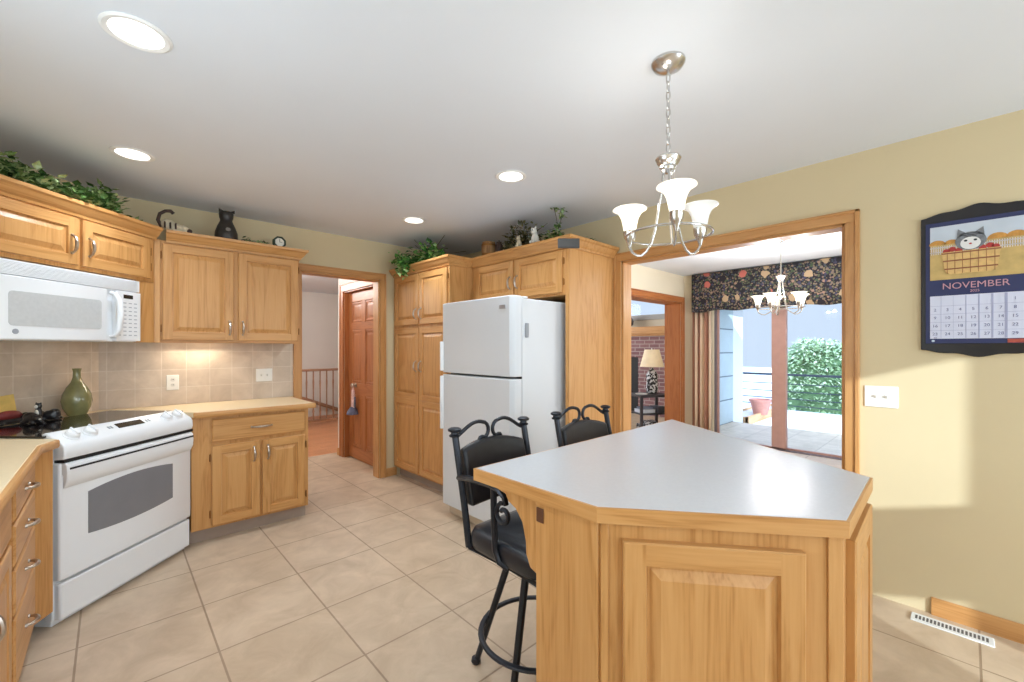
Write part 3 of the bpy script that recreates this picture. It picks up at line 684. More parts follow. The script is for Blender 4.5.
# ------------------------------------------------------------------ bar stools
def make_stool():
    r = thing('bar_stool', 'black leather bar stool with iron arms at the near island corner', 'stool', (1.248, 1.185, 0), 0, None)
    # seat pad
    s = MB(); L = [(.190, .552), (.206, .556), (.213, .572), (.213, .612), (.204, .632), (.16, .645), (.0, .649)]
    vs = []
    n = 32
    def sup(rad, z):
        out = []
        for j in range(n):
            a = 2*PI*(j+.5)/n; c_, s_ = math.cos(a), math.sin(a); e = 0.25
            out.append((rad*math.copysign(abs(c_)**e, c_)*1.0, rad*math.copysign(abs(s_)**e, s_)*0.93-.01, z))
        return out
    for rad, z in L[:-1]: vs += sup(rad, z)
    m_ = len(L)-1
    s.add(vs, [(i*n+j, i*n+(j+1) % n, (i+1)*n+(j+1) % n, (i+1)*n+j) for i in range(m_-1) for j in range(n)] + [list(range(n))[::-1], list(range((m_-1)*n, m_*n))])
    s.build('seat', LEATHER, r, angle=80)
    MB().tube([(.195, -.19, .546), (.195, .18, .546), (-.195, .18, .546), (-.195, -.19, .546)], .010, 8, True).lathe([(.11, .51), (.11, .545)], (0, 0, 0), 20).build('seat_frame', IRON, r)
    # posts
    for sg in (-1, 1):
        MB().tube([(sg*.197, .185, .55), (sg*.199, .215, .72), (sg*.201, .275, .985)], .0145, 10).build('back_post', IRON, r)
        MB().lathe([(.0, -.01), (.022, -.006), (.024, .0), (.016, .006), (.015, .012), (.028, .018), (.029, .026), (.018, .032), (0, .034)], (sg*.202, .277, .985), 14).build('finial', IRON, r)
    # back pad, arched top
    b = MB(); front = []; nx = 12
    def pad(off):
        pts = []
        for i in range(nx+1):
            a = -1+2*i/nx; x = a*.176
            pts.append((x, .218+off-0.018*(a*a-1), .70))
        for i in range(nx+1):
            a = 1-2*i/nx; x = a*.176
            pts.append((x, .272+off-0.018*(a*a-1), 0.922+.030*(1-a*a)))
        return pts
    P0, P1 = pad(-.03), pad(.012); k = len(P0)
    vs = P0+P1
    fs = [(i, (i+1) % k, k+(i+1) % k, k+i) for i in range(k)]
    for i in range(nx): fs += [(i, i+1, k-2-i, k-1-i), (k+i, k+k-1-i, k+k-2-i, k+i+1)]
    b.add(vs, fs).build('backrest', LEATHER, r, 0.012, seg=3)
    # crest scrolls
    for sg in (-1, 1):
        pts = []
        for t_ in range(13):
            u = t_/12; x = .195*(1-u)+.045*u; z = .972+.054*math.sin(u*PI*.62)**1.3
            pts.append((sg*x, .285, z))
        for a in range(1, 9):
            th = a/8*PI*1.15; pts.append((sg*(.045-.028*math.sin(th)*1.0-.01*a/8), .285, pts[12][2]-.034*(1-math.cos(th))))
        for a in range(1, 7):
            th = a/6*PI*1.4; c0 = pts[20]
            pts.append((c0[0]+sg*.018*math.sin(th)*.9, .285, c0[2]-.012+.014*math.cos(th)))
        MB().tube(pts, .0085, 8).build('crest_scroll', IRON, r)
    # arms
    for sg in (-1, 1):
        ap = [(sg*.200, .245, .815), (sg*.216, .17, .832), (sg*.226, .08, .842), (sg*.228, .01, .845), (sg*.228, -.035, .838), (sg*.227, -.06, .818), (sg*.225, -.066, .79)]
        MB().tube(ap, [.016]*5+[.013, .011], 8, flat=.75).build('arm', IRON, r)
        MB().tube([(sg*.227, .0, .838), (sg*.224, .0, .70), (sg*.221, -.002, .61), (sg*.216, -.02, .568), (sg*.200, -.05, .55)], .012, 8).build('arm_support', IRON, r)
        sc_ = []
        for a in range(19):
            th = a/18*PI*2.3; rad = .042*(1-.62*a/18); sc_.append((sg*.225, -.052+rad*math.cos(PI/2-th), .752+rad*math.sin(PI/2-th)))
        MB().tube(sc_, .0085, 8).build('arm_scroll', IRON, r)
    # swivel base, turned
    rot = math.radians(22)
    for i in range(4):
        a = math.radians(45+90*i)-rot
        MB().tube([(.10*math.cos(a), .10*math.sin(a), .53), (.272*math.cos(a), .272*math.sin(a), .012)], [.015, .0125], 10).build('leg', IRON, r)
        MB().lathe([(0, 0), (.016, 0), (.021, .01), (.018, .024), (0, .03)], (.275*math.cos(a), .275*math.sin(a), 0), 12).build('foot', IRON, r)
    MB().tube([(.222*math.cos(2*PI*i/40), .222*math.sin(2*PI*i/40), .215) for i in range(40)], .012, 8, True, flat=.7).build('foot_ring', IRON, r)
    return r
st = make_stool()
s2 = copy_tree(st); s2.location = (1.87, 1.17, 0); s2.rotation_euler[2] = math.radians(-4)
s2['label'] = 'second black leather bar stool, behind the island before the tall oak end panel'
for o in (st, s2): o['group'] = 'bar stools at the island'

# ------------------------------------------------------------------ ceiling lights
LLAB = ['round recessed ceiling light above the range, nearest and largest of four', 'round recessed ceiling light above the oak base cabinet on the left', 'round recessed ceiling light in front of the refrigerator cabinet', 'round recessed ceiling light near the doorway, smallest of four']
rl = None
for i, (x, y) in enumerate(((.066, 1.966), (.09, 3.206), (1.851, 1.978), (1.885, 3.226))):
    if rl is None:
        r = rl = thing('recessed_light', LLAB[0], 'ceiling light', (x, y, H), 0)
        MB().lathe([(.075, -.001), (.098, -.001), (.098, -.004), (.09, -.008), (.075, -.005), (.075, -.001)], (0, 0, 0), 32, caps=False).build('trim_ring', plain('light_trim', (244, 244, 242), .5), r)
        MB().lathe([(.076, -.004), (.076, -.002), (0, -.002)], (0, 0, 0), 32).build('lens', LENS, r)
    else: r = copy_tree(rl); r.location = (x, y, H)
    r['label'] = LLAB[i]; r['group'] = 'recessed ceiling lights'
    lamp('recessed_lamp', 'SPOT', (x, y, H-.02), 41, (.78, .89, 1.0), (0, 0, 0), spot_size=math.radians(150), spot_blend=.9, shadow_soft_size=.07)
# under cabinet tube
uc = tag(MB().box(0, .36, 0, .05, -.022, 0).build('under_cabinet_light', TUBE, None, .004), 'warm white light strip under the wall cabinet on the back wall', 'light')
uc.location = (.30, 4.02, 1.412)
lamp('under_cabinet_lamp', 'AREA', (.48, 4.06, 1.385), 2.8, (1.0, .90, .74), (math.radians(-25), 0, 0), .36, .05)

# chandeliers
def chandelier(label, pos, angles, R, hub, ring, arms_sh, stem=False, s=1.0, lit=None):
    r = thing('chandelier', label, 'chandelier', pos, 0)
    MB().lathe([(.0, 0), (.062*s, 0), (.062*s, -.008), (.052*s, -.022), (.03*s, -.034), (.012, -.04), (0, -.042)], (0, 0, 0), 28).build('canopy', CHROME, r)
    if stem: MB().tube([(0, 0, -.04), (0, 0, hub+.03)], .006, 8).build('stem', CHROME, r)
    else:
        ch = MB(); z = -.045; i = 0
        while z > hub+.05:
            lk = []
            for j in range(14):
                a = 2*PI*j/14; u = .007*math.cos(a); w = .0205*math.sin(a)
                lk.append((u if i % 2 else 0, 0 if i % 2 else u, z-.018+w))
            ch.tube(lk, .003, 6, True); z -= .033; i += 1
        ch.build('chain', CHROME, r)
    MB().lathe([(.0, hub+.05), (.008, hub+.045), (.01, hub+.03), (.044*s, hub+.026), (.047*s, hub+.020), (.042*s, hub+.010), (.040*s, hub+.004), (.036*s, hub-.0), (.033*s, hub-.010), (.027*s, hub-.014), (.025*s, hub-.024), (.012, hub-.034), (0, hub-.036)], (0, 0, 0), 28).build('hub', CHROME, r)
    MB().tube([(R*math.cos(2*PI*i/56), R*math.sin(2*PI*i/56), ring) for i in range(56)], .0045, 8, True).build('ring', CHROME, r)
    for i, a in enumerate(angles):
        cx_, sx_ = math.cos(a), math.sin(a)
        prof = [(.018, hub-.02), (.022, hub-.08), (.035, hub-.15), (.05, ring+.03), (.066, ring-.02), (.085, ring-.05), (.105, ring-.064), (.125, ring-.062), (R-.01, ring-.045), (R+.004, ring-.02), (R, ring-.0)]
        if R > .17: prof = [(p_*(R/.155) if k_ > 4 else p_, z_) for k_, (p_, z_) in enumerate(prof[:8])] + prof[8:]
        MB().tube([(p_*cx_, p_*sx_, z_) for p_, z_ in prof], .0048, 8).build('arm', CHROME, r)
        cu = MB().lathe([(0, ring-.028), (.006, ring-.026), (.011, ring-.008), (.017, ring+.004), (.024, ring+.018), (.0255, ring+.04), (.02, ring+.043), (0, ring+.043)], (R*cx_, R*sx_, 0), 20).build('lamp_cup', CHROME, r)
        z0 = ring+.04
        pr = [(.022, 0), (.026, .012), (.029, .03), (.034, .052), (.043, .07), (.055, .082), (.067, .088)]
        pr2 = pr+[(.065, .091), (.052, .085), (.040, .073), (.031, .054), (.025, .03), (.02, .012), (0, .008)]
        on = lit is None or lit[i]
        MB().lathe([(p_*s*1.0, z0+z_) for p_, z_ in pr2], (R*cx_, R*sx_, 0), 28).build('glass_shade', SHADE if on else SHADEOFF, cu, angle=60)
        if on: lamp('chandelier_lamp', 'POINT', (pos[0]+R*cx_, pos[1]+R*sx_, pos[2]+z0+.10), 1.6 if not stem else 12.0, (.95, .97, 1.0), shadow_soft_size=.03)
    return r
def camang(deg): return FWD - PI/2 + math.radians(deg)
chandelier('nickel chandelier with three glass shades hanging on a chain above the island', (1.549, .778, H), [camang(-100), camang(20), camang(140)], .155, -.39, -.66, None, lit=[1, 0, 1])
chandelier('small five-shade chandelier in the dining room in front of the patio door', (4.87, 1.265, H), [camang(-75+72*i) for i in range(5)], .20, -.40, -.69, None, stem=True)

# ------------------------------------------------------------------ wall plates, register
def plate(label, loc_, rz, w, h, kind):
    t = thing('power_outlet' if kind == 'outlet' else 'light_switch', label, 'outlet' if kind == 'outlet' else 'switch', loc_, rz)
    MB().box(-w/2, w/2, -.006, 0, -h/2, h/2).build('cover_plate', WPLAS, t, .003)
    if kind == 'outlet':
        for z in (-.02, .02):
            f_ = MB().lathe([(.015, 0), (.015, .003), (0, .003)], (0, -.006, z), 16, axis='y').build('socket', WHITECER, t)
            MB().box(-.006, -.003, -.0095, -.006, z-.002, z+.006).box(.003, .006, -.0095, -.006, z-.002, z+.006).build('slot', SHADOWGAP, f_)
    else:
        n_ = int(kind)
        for i in range(n_):
            x = (i-(n_-1)/2)*.046
            MB().prism([(-.006, -.009), (-.018, .006), (-.006, .009)], x-.004, x+.004, fn=lambda y, z, xx: (xx, y, z)).build('toggle', WHITECER, t)
    return t
plate('white double socket outlet on the tiled wall right of the range', (.345, 4.152, 1.085), RB, .075, .115, 'outlet')
plate('wide white light switch plate on the tiles near the doorway', (.965, 4.152, 1.115), RB, .125, .11, '2')
plate('white light switch plate on the right wall below the calendar', (XD, .315, 1.085), RD, .14, .115, '2')
rg_ = thing('floor_register', 'white slotted floor vent along the right wall baseboard', 'vent', (2.935, .05, 0), PI/2)
MB().box(-.14, .14, -.042, .042, 0, .006).build('frame', plain('register_white', (226, 226, 222), .4), rg_, .002)
b = MB()
for i in range(19): b.box(-.122+i*.0132, -.114+i*.0132, -.02, .02, .006, .0065)
b.build('slot_row', plain('register_dark', (96, 92, 90), .7), rg_)

# ------------------------------------------------------------------ calendar
cal = thing('calendar', 'November wall calendar with a cat picture in a black wooden frame', 'calendar', (XD, .158, 0), RD)
b = MB(); top = []; bot = []
Wc = .40
for i in range(25):
    u = i/24; x = u*Wc
    hump = .028*(0.5-0.5*math.cos(2*PI*u))+.010*math.sin(3*PI*u)**2
    top.append((x, 2.005+hump)); bot.append((x, 1.340-hump*.9))
b.prism(bot+top[::-1], 0.002, .016, fn=lambda x, z, y: (x, -y, z))
b.build('frame_board', BLACKPAINT, cal, .003)
MB().box(.018, Wc-.018, -.021, -.014, 1.372, 1.975).build('navy_sheet', NAVY, cal, .001)
PX0, PX1, PZ0, PZ1 = .034, .364, 1.688, 1.953
pic = MB().box(PX0, PX1, -.0235, -.019, PZ0, PZ1).build('picture', plain('picture_field', (196, 166, 104), .7, var=.18, scale=18), cal)
MB().box(PX0, PX1, -.0245, -.022, 1.862, PZ1).build('painted_sky', plain('picture_sky', (196, 204, 214), .7, var=.08, scale=8), pic)
b = MB()
AUT = plain('autumn_tree', (196, 140, 66), .7, var=.2, scale=60)
for x, r_ in ((.06, .03), (.11, .026), (.26, .034), (.318, .034)):
    MB().add([(x+r_*math.cos(a*PI/8), -.0252, 1.862+r_*.8*math.sin(a*PI/8)) for a in range(9)], [list(range(9))]).build('painted_tree', AUT, pic)
b = MB().box(.034, .364, -.0256, -.0225, 1.824, 1.828).box(.034, .364, -.0256, -.0225, 1.846, 1.85)
for i in range(41): b.box(.038+i*.0078, .0415+i*.0078, -.0256, -.0225, 1.815, 1.856)
b.build('painted_fence', plain('fence_white', (226, 218, 212), .7), pic)
b = MB(); bz = [(-.098, 1.822), (-.086, 1.73), (-.068, 1.712), (.068, 1.712), (.086, 1.73), (.098, 1.822)]
b.prism([(x+.173, z) for x, z in bz], .022, .0265, fn=lambda x, z, y: (x, -y, z)).build('painted_basket', plain('basket_tan', (214, 176, 112), .7, var=.1, scale=60), pic)
b = MB()
for z, w2 in ((1.815, .098), (1.778, .093), (1.738, .088)): b.box(.173-w2, .173+w2, -.028, -.0255, z-.003, z+.003)
for i in range(7): b.box(.173-.078+i*.026-.0009, .173-.078+i*.026+.0009, -.0275, -.0255, 1.714, 1.82)
b.build('painted_slats', plain('basket_brown', (146, 92, 64), .7), pic)
def disc(cx_, cz_, rx, rz_, y=-.0262, n=18): return [(cx_+rx*math.cos(2*PI*i/n), y, cz_+rz_*math.sin(2*PI*i/n)) for i in range(n)]
b = MB()
APR = plain('apple_red', (176, 58, 52), .7)
for x, z in ((.092, 1.826), (.112, 1.834), (.236, 1.834), (.254, 1.826), (.134, 1.826), (.212, 1.828)): MB().add(disc(x, z, .013, .012, -.0264), [list(range(18))]).build('painted_apple', APR, pic)
CTX = .173
b = MB().add(disc(CTX, 1.866, .052, .044, -.0270), [list(range(18))]).add([(CTX-.046, -.027, 1.885), (CTX-.042, -.027, 1.928), (CTX-.014, -.027, 1.905)], [(0, 1, 2)]).add([(CTX+.046, -.027, 1.885), (CTX+.042, -.027, 1.928), (CTX+.014, -.027, 1.905)], [(0, 1, 2)])
b.build('painted_cat', plain('cat_grey', (120, 122, 126), .7, var=.25, scale=90), pic)
MB().add(disc(CTX, 1.855, .034, .030, -.0274), [list(range(18))]).build('painted_face', plain('cat_white', (230, 228, 224), .7), pic)
CBK = plain('cat_black', (48, 50, 54), .7)
for z, w2 in ((1.894, .036), (1.902, .026), (1.886, .02)): MB().box(CTX-w2, CTX+w2, -.0280, -.0276, z-.0015, z+.0015).build('painted_stripe', CBK, pic)
for x in (-.016, .016): MB().add(disc(CTX+x, 1.868, .006, .005, -.0282), [list(range(18))]).build('painted_eye', CBK, pic)
MB().add(disc(CTX, 1.852, .005, .004, -.0282), [list(range(18))]).build('painted_nose', APR, pic)
MB().box(PX0, PX1, -.0235, -.019, 1.395, 1.608).build('date_grid', PAPER, cal)
def text(s_, x, z, size, m, par, name, y=-.0242):
    cu = bpy.data.curves.new(name, 'FONT'); cu.body = s_; cu.size = size; cu.align_x = 'CENTER'; cu.extrude = .0004
    o = bpy.data.objects.new(name, cu); COL.objects.link(o)
    dg = bpy.context.evaluated_depsgraph_get(); me_ = bpy.data.meshes.new_from_object(o.evaluated_get(dg)); bpy.data.objects.remove(o)
    me_.transform(Matrix.Translation((x, y, z)) @ Matrix.Rotation(PI/2, 4, 'X')); return me_
def textobj(items, name, m, par):
    bm = bmesh.new()
    for it_ in items:
        me_ = text(*it_, None, None, 'tmp'); bm.from_mesh(me_); bpy.data.meshes.remove(me_)
    me_ = bpy.data.meshes.new(name); bm.to_mesh(me_); bm.free(); me_.materials.append(m)
    o = bpy.data.objects.new(name, me_); COL.objects.link(o); o.parent = par
    return o
textobj([('NOVEMBER', .187, 1.640, .043)], 'month_name', INKP, cal)
textobj([('2025', .187, 1.620, .016)], 'year_number', INKP, cal)
its = []
for d_ in range(1, 31):
    k_ = d_+5; cc, rw = k_ % 7, k_//7
    if d_ == 30: cc, rw = 0, 5
    textobj([(str(d_), .052+cc*.0435, 1.572-min(rw, 4)*.040-(.018 if rw == 5 else 0), .020 if rw < 5 else .013)], 'date_number', INK, cal)
b = MB()
for i in range(6): b.box(.073+i*.0435-.0006, .073+i*.0415+.0006, -.0242, -.0232, 1.397, 1.606)
for i in range(4): b.box(PX0, PX1, -.0242, -.0232, 1.436+i*.0405-.0006, 1.436+i*.0405+.0006)
b.build('grid_lines', plain('grid_ink', (168, 170, 196), .8), cal)
MB().box(.29, .345, -.0235, -.0205, 1.374, 1.392).build('corner_emblem', plain('emblem_red', (170, 78, 64), .7, var=.25, scale=80), cal)
MB().add(disc(.045, 1.384, .006, .005, -.0222), [list(range(18))]).build('corner_dot', plain('pale_dot', (200, 214, 220), .7), cal)

# ------------------------------------------------------------------ plants and ornaments
def leaf(mb, p, d, up, L, Wd, m=0):
    d = d.normalized(); s_ = d.cross(up)
    if s_.length < 1e-3: s_ = Vector((1, 0, 0))
    s_.normalize(); n_ = s_.cross(d)
    a = p; b_ = p+d*L*.45+s_*Wd*.5-n_*L*.05; c_ = p+d*L-n_*L*.18; e = p+d*L*.45-s_*Wd*.5-n_*L*.05; f_ = p+d*L*.5+n_*L*.06
    mb.add([a, b_, c_, e, f_], [(0, 1, 4), (1, 2, 4), (2, 3, 4), (3, 0, 4)], m)
def rv(): return Vector((random.gauss(0, 1), random.gauss(0, 1), random.gauss(0, 1)))
def garland(label, pts, spread, height, count, size, m=IVY, name='ivy_garland', stems=3, cat='plant', zmin=0.004, lift=0.3):
    """pts: polyline on a cabinet top"""
    base = Vector(pts[0]); r = thing(name, label, cat, base)
    P = [Vector(p)-base for p in pts]
    fol = MB(); stm = MB()
    segs = len(P)-1
    def at(u):
        u *= segs; i = min(int(u), segs-1); return P[i].lerp(P[i+1], u-i)
    for k_ in range(stems):
        sp = []
        for i in range(9):
            u = i/8; sp.append(at(u)+Vector((random.uniform(-spread, spread)*.5, random.uniform(-spread, spread)*.5, .01+random.random()*height*.5)))
        stm.tube(sp, .003, 5)
    stm.build('stem', plain('vine_stem', (70, 60, 40), .8), r)
    for i in range(count):
        u = random.random(); env = (0.75+.25*math.sin(u*PI*2.3+1))
        p = at(u)+Vector((random.gauss(0, spread*.5), random.gauss(0, spread*.5), min(1.25, abs(random.gauss(0, .5)))*height*env))
        p.z = max(p.z, zmin)
        d_ = rv(); d_.z = abs(d_.z)*.6+lift*.2
        s_ = size*random.uniform(.6, 1.2); leaf(fol, p, d_, Vector((0, 0, 1)), s_, s_*.8)
    fol.build('foliage', m, r, smooth=False)
    return r
ZT = 2.168
def dg(u, v, z=ZT): return (-0.135+.7071*(u-v), 3.435+.7071*(u+v), z)
garland('long ivy garland along the top of the corner cabinet at upper left', [dg(-.55, .0), dg(-.3, -.005), dg(-.05, .0), dg(.10, .0), dg(.2, .01)], .05, .12, 1700, .046, lift=1)
garland('short ivy trail on the cabinet corner beside the cat figurine', [dg(.37, .06), dg(.46, .08), dg(.52, .12)], .03, .05, 45, .036, name='ivy_sprig')
garland('small ivy sprig between the black cat vase and the round clock', [(.74, 3.86, ZT), (.80, 3.87, ZT), (.93, 3.87, ZT)], .02, .05, 50, .034, name='ivy_sprig')
# leaning cat figure
def cat_lying(pos, rz):
    r = thing('cat_figurine', 'cream cat figurine with brown striped raised tail on the wall cabinet', 'figurine', pos, rz)
    b = MB().ell((0, 0, .035), (.065, .032, .033)).ell((-.03, 0, .05), (.045, .03, .04)).ell((.06, -.005, .03), (.032, .026, .028)).ell((.085, -.008, .022), (.018, .016, .014)).ell((.055, -.02, .055), (.008, .006, .014)).ell((.055, .012, .055), (.008, .006, .014)).ell((.03, -.03, .012), (.04, .012, .011))
    b.build('body', CATTAN, r, voxel=.005)
    for x in (-.05, -.02, .01): MB().tube([(x, -.037*1.0, .02), (x, -.03, .055), (x+.004, 0, .082 if x < 0 else .068), (x+.004, .03, .055)], .006, 6).build('stripe', CATSTRIPE, r)
    MB().ell((.088, -.012, .024), (.02, .018, .016)).build('dark_muzzle', CATSTRIPE, r)
    MB().tube([(-.065, 0, .03), (-.085, 0, .075), (-.075, 0, .12), (-.045, 0, .145), (-.015, 0, .15), (0, 0, .135)], [.012, .012, .011, .011, .013, .012], 10).build('tail', CATSTRIPE, r)
    return r
cat_lying((.325, 3.86, ZT), 0.0)
# sitting cat vase
CV = r = thing('cat_vase', 'tall dark cat-shaped vase standing on the back wall cabinet', 'vase', (.645, 3.88, ZT))
b = MB().lathe([(.058, 0), (.066, .02), (.064, .06), (.052, .105), (.038, .14), (.034, .155), (.04, .175), (.042, .205), (.036, .22), (.03, .222), (.03, .19), (0, .18)], (0, 0, 0), 24)
b.build('body', CATGREY, r, angle=60)
for sg in (-1, 1): MB().add([(sg*.012, -.03, .215), (sg*.045, -.02, .213), (sg*.04, .012, .213), (sg*.046, -.02, .238)], [(0, 1, 3), (1, 2, 3), (2, 0, 3), (0, 2, 1)]).build('ear', CATGREY, r)
MB().lathe([(.014, 0), (.014, .004), (0, .006)], (0, -.062, .075), 14, axis='y').build('relief_medallion', plain('relief_grey', (112, 106, 100), .5), r)
CV.scale = (1.15, 1.1, 1.0)
# round clock
r = thing('mini_clock', 'small round cream clock in a dark green frame on the wall cabinet', 'clock', (1.01, 3.87, ZT), .0)
b = MB()
n = 8; ro, ri = .05, .036
vs = [(R_*math.cos(2*PI*i/n+PI/8), y, .048+R_*math.sin(2*PI*i/n+PI/8)) for y in (-.02, .02) for R_ in (ro, ri) for i in range(n)]
fs = []
for i in range(n):
    j = (i+1) % n; fs += [(i, j, n+j, n+i), (2*n+i, 3*n+i, 3*n+j, 2*n+j), (i, 2*n+i, 2*n+j, j), (n+i, n+j, 3*n+j, 3*n+i)]
b.add(vs, fs); b.box(-.045, .045, -.022, .022, 0, .006); b.build('frame', DKGREEN, r, .002)
MB().lathe([(.036, -.01), (.036, .012), (0, .014)], (0, 0, .048), 24, axis='y').build('clock_face', CLOCKF, r)
MB().box(-.0015, .0015, -.017, -.0145, .048, .072).box(0, .018, -.017, -.0145, .0465, .0495).build('clock_hands', SHADOWGAP, r)
# pantry ivy
def bush(label, pos, rad, count, size, m, name='potted_ivy', trail=None, pot=None, cat='plant'):
    r = thing(name, label, cat, pos)
    if pot: MB().lathe([(pot*.75, 0), (pot, pot*1.2), (pot*1.05, pot*1.25), (pot*.9, pot*1.2), (0, pot*1.1)], (0, 0, 0), 20).build('pot', BARREL, r)
    stm = MB(); fol = MB()
    for k_ in range(14):
        d_ = Vector((random.gauss(0, 1)*rad[0], random.gauss(0, 1)*rad[1], abs(random.gauss(0, .7))*rad[2]))*.7
        stm.tube([Vector((0, 0, .03)), d_*.5+Vector((0, 0, .05)), d_+Vector((0, 0, .02))], .0025, 5)
    for i in range(count):
        a = random.random()*2*PI; q = random.random()**.5; h_ = abs(random.gauss(0, .5))
        p = Vector((rad[0]*q*math.cos(a), rad[1]*q*math.sin(a), max(.012, min(.95, h_*(1.15-q*.6))*rad[2])))
        d_ = Vector((p.x, p.y, 0))*3+rv()*.35+Vector((0, 0, .1)); s_ = size*random.uniform(.6, 1.25)
        leaf(fol, p, d_, Vector((0, 0, 1)), s_, s_*.75)
    for (tp, cnt, sp) in trail or []:
        for i in range(cnt):
            p = Vector(tp)+Vector((random.gauss(0, sp), random.gauss(0, sp), random.gauss(0, sp))); d_ = rv(); s_ = size*random.uniform(.6, 1.2)
            leaf(fol, p, d_, Vector((0, 0, 1)), s_, s_*.75)
    stm.build('stem', plain('vine_stem', (70, 60, 40), .8), r); fol.build('foliage', m, r, smooth=False)
    return r
bush('bright green ivy plant spilling over the pantry top', (2.28, 3.62, ZT), (.12, .24, .20), 620, .055, IVYB, pot=.05, trail=[((-.17, .14, .02), 70, .035), ((-.18, .22, .04), 60, .04), ((-.16, .30, .05), 50, .035), ((-.19, .17, -.05), 50, .03)])
# over the refrigerator
r = thing('wooden_barrel', 'small painted wooden barrel on top of the refrigerator cabinet', 'barrel', (2.52, 2.99, ZT))
MB().lathe([(.058, 0), (.068, .05), (.068, .09), (.058, .145), (.05, .145), (.048, .13), (0, .13)], (0, 0, 0), 20).build('body', BARREL, r)
for z, q in ((.03, .0655), (.115, .0655)): MB().lathe([(q, z-.008), (q+.002, z-.008), (q+.002, z+.008), (q, z+.008)], (0, 0, 0), 20).build('hoop', HINGE, r)
r = thing('dark_jar', 'dark lidded jar right of the painted barrel on the refrigerator cabinet', 'jar', (2.54, 2.87, ZT))
MB().lathe([(.03, 0), (.034, .03), (.034, .10), (.02, .12), (0, .12)], (0, 0, 0), 18).build('body', CATSTRIPE, r); MB().lathe([(.024, .12), (.024, .13), (.006, .135), (.008, .145), (0, .148)], (0, 0, 0), 14).build('lid', CATSTRIPE, r)
bush('dried green arrangement in the middle of the refrigerator cabinet top', (2.54, 2.58, ZT), (.10, .20, .22), 560, .042, DRIED, 'dried_arrangement', pot=.045)
def catstand(label, pos, s_, rz):
    r = thing('cat_figurine', label, 'figurine', pos, rz)
    b = MB().ell((0, 0, .035*s_), (.03*s_, .026*s_, .038*s_)).ell((0, -.012*s_, .085*s_), (.024*s_, .022*s_, .022*s_)).ell((.016*s_, -.012*s_, .108*s_), (.007*s_, .005*s_, .012*s_)).ell((-.016*s_, -.012*s_, .108*s_), (.007*s_, .005*s_, .012*s_)).ell((.014*s_, -.026*s_, .012*s_), (.011*s_, .016*s_, .012*s_)).ell((-.014*s_, -.026*s_, .012*s_), (.011*s_, .016*s_, .012*s_))
    b.tube([(0, .02*s_, .012*s_), (.03*s_, .015*s_, .012*s_), (.042*s_, -.01*s_, .012*s_)], .008*s_, 8)
    b.build('body', CATTAN if s_ < 1.1 else WHITECER, r, voxel=.004)
    for x in (-.009, .009): MB().ell((x*s_, -.033*s_, .09*s_), .0035*s_, 8).build('eye', SHADOWGAP, r)
    return r
catstand('white seated cat figurine among dried greens on the refrigerator cabinet', (2.44, 2.33, ZT), 1.15, RD)
catstand('tan seated cat figurine in front of the dried green arrangement', (2.43, 2.50, ZT), .85, RD)
garland('dark leafy sprig standing up beside the white cat figurine', [(2.49, 2.27, ZT), (2.48, 2.20, ZT), (2.47, 2.10, ZT)], .03, .10, 120, .04, IVY, 'leafy_sprig')
sp = thing('leafy_sprig', 'thin upright dark sprig near the corner of the refrigerator cabinet', 'plant', (2.50, 2.15, ZT))
MB().tube([(0, 0, 0), (.0, -.01, .09), (.01, -.035, .19), (.015, -.03, .24)], .003, 6).tube([(.0, -.01, .09), (.01, .02, .19), (.01, .04, .262)], .0025, 6).build('stem', plain('sprig_stem', (60, 54, 40), .8), sp)
fol = MB()
for p, c_ in (((.012, -.035, .20), 14), ((.014, -.03, .24), 10), ((.01, .04, .262), 9), ((0, -.012, .12), 14), ((0, 0, .07), 12)):
    for i in range(c_): leaf(fol, Vector(p)+rv()*.012, rv(), Vector((0, 0, 1)), .035, .024)
fol.build('foliage', IVY, sp, smooth=False)
garland('tiny green sprig on the crown above the tall end panel', [(2.70, 2.02, ZT), (2.76, 2.02, ZT), (2.80, 2.02, ZT)], .015, .04, 26, .03, IVY, 'ivy_sprig')

# counter ornaments
e45 = Vector((.7071, .7071)); n45 = Vector((-.7071, .7071)); c45 = Vector((.098, 3.288))
def rgp(x, y): p = c45+e45*x+n45*y; return (p.x, p.y)
v = tag(MB().lathe([(.052, 0), (.058, .008), (.083, .055), (.092, .10), (.085, .145), (.062, .19), (.036, .225), (.024, .26), (.0225, .295), (.028, .318), (.024, .318), (.017, .29), (.017, .26), (.0, .2)], (0, 0, 0), 32).build('ceramic_vase', GREENVASE, None, angle=60), 'olive green teardrop vase with a slim neck behind the cooktop', 'vase')
v.location = (*rgp(.262, .625), .9145); v.scale = (.80, .80, .95)
CTZ = .9255
def rock_cat(label, xy, s_, rz):
    r = thing('bear_figurine', label, 'figurine', (*xy, CTZ), rz)
    MB().ell((0, 0, .042), (.062, .045, .042)).ell((-.02, 0, .06), (.04, .04, .034)).ell((.062, -.008, .045), (.03, .028, .026)).ell((.086, -.012, .04), (.014, .012, .011)).ell((.055, .012, .07), (.009, .006, .01)).ell((.055, -.028, .07), (.009, .006, .01)).ell((.04, -.03, .014), (.022, .016, .015)).ell((-.04, -.03, .014), (.024, .018, .015)).ell((.04, .03, .014), (.022, .016, .015)).ell((-.04, .03, .014), (.024, .018, .015)).build('body', BLACKCER, r, voxel=.005)
    MB().ell((.094, -.016, .042), (.008, .008, .007), 8).build('nose', WHITECER, r)
    r.scale = (s_, s_, s_); return r
rock_cat('rounded black animal figurine at the left on the glass cooktop', rgp(-.10, .49), .70, math.radians(-50))
rock_cat('black animal figurine beside the green vase on the cooktop', rgp(.03, .53), .70, math.radians(170))
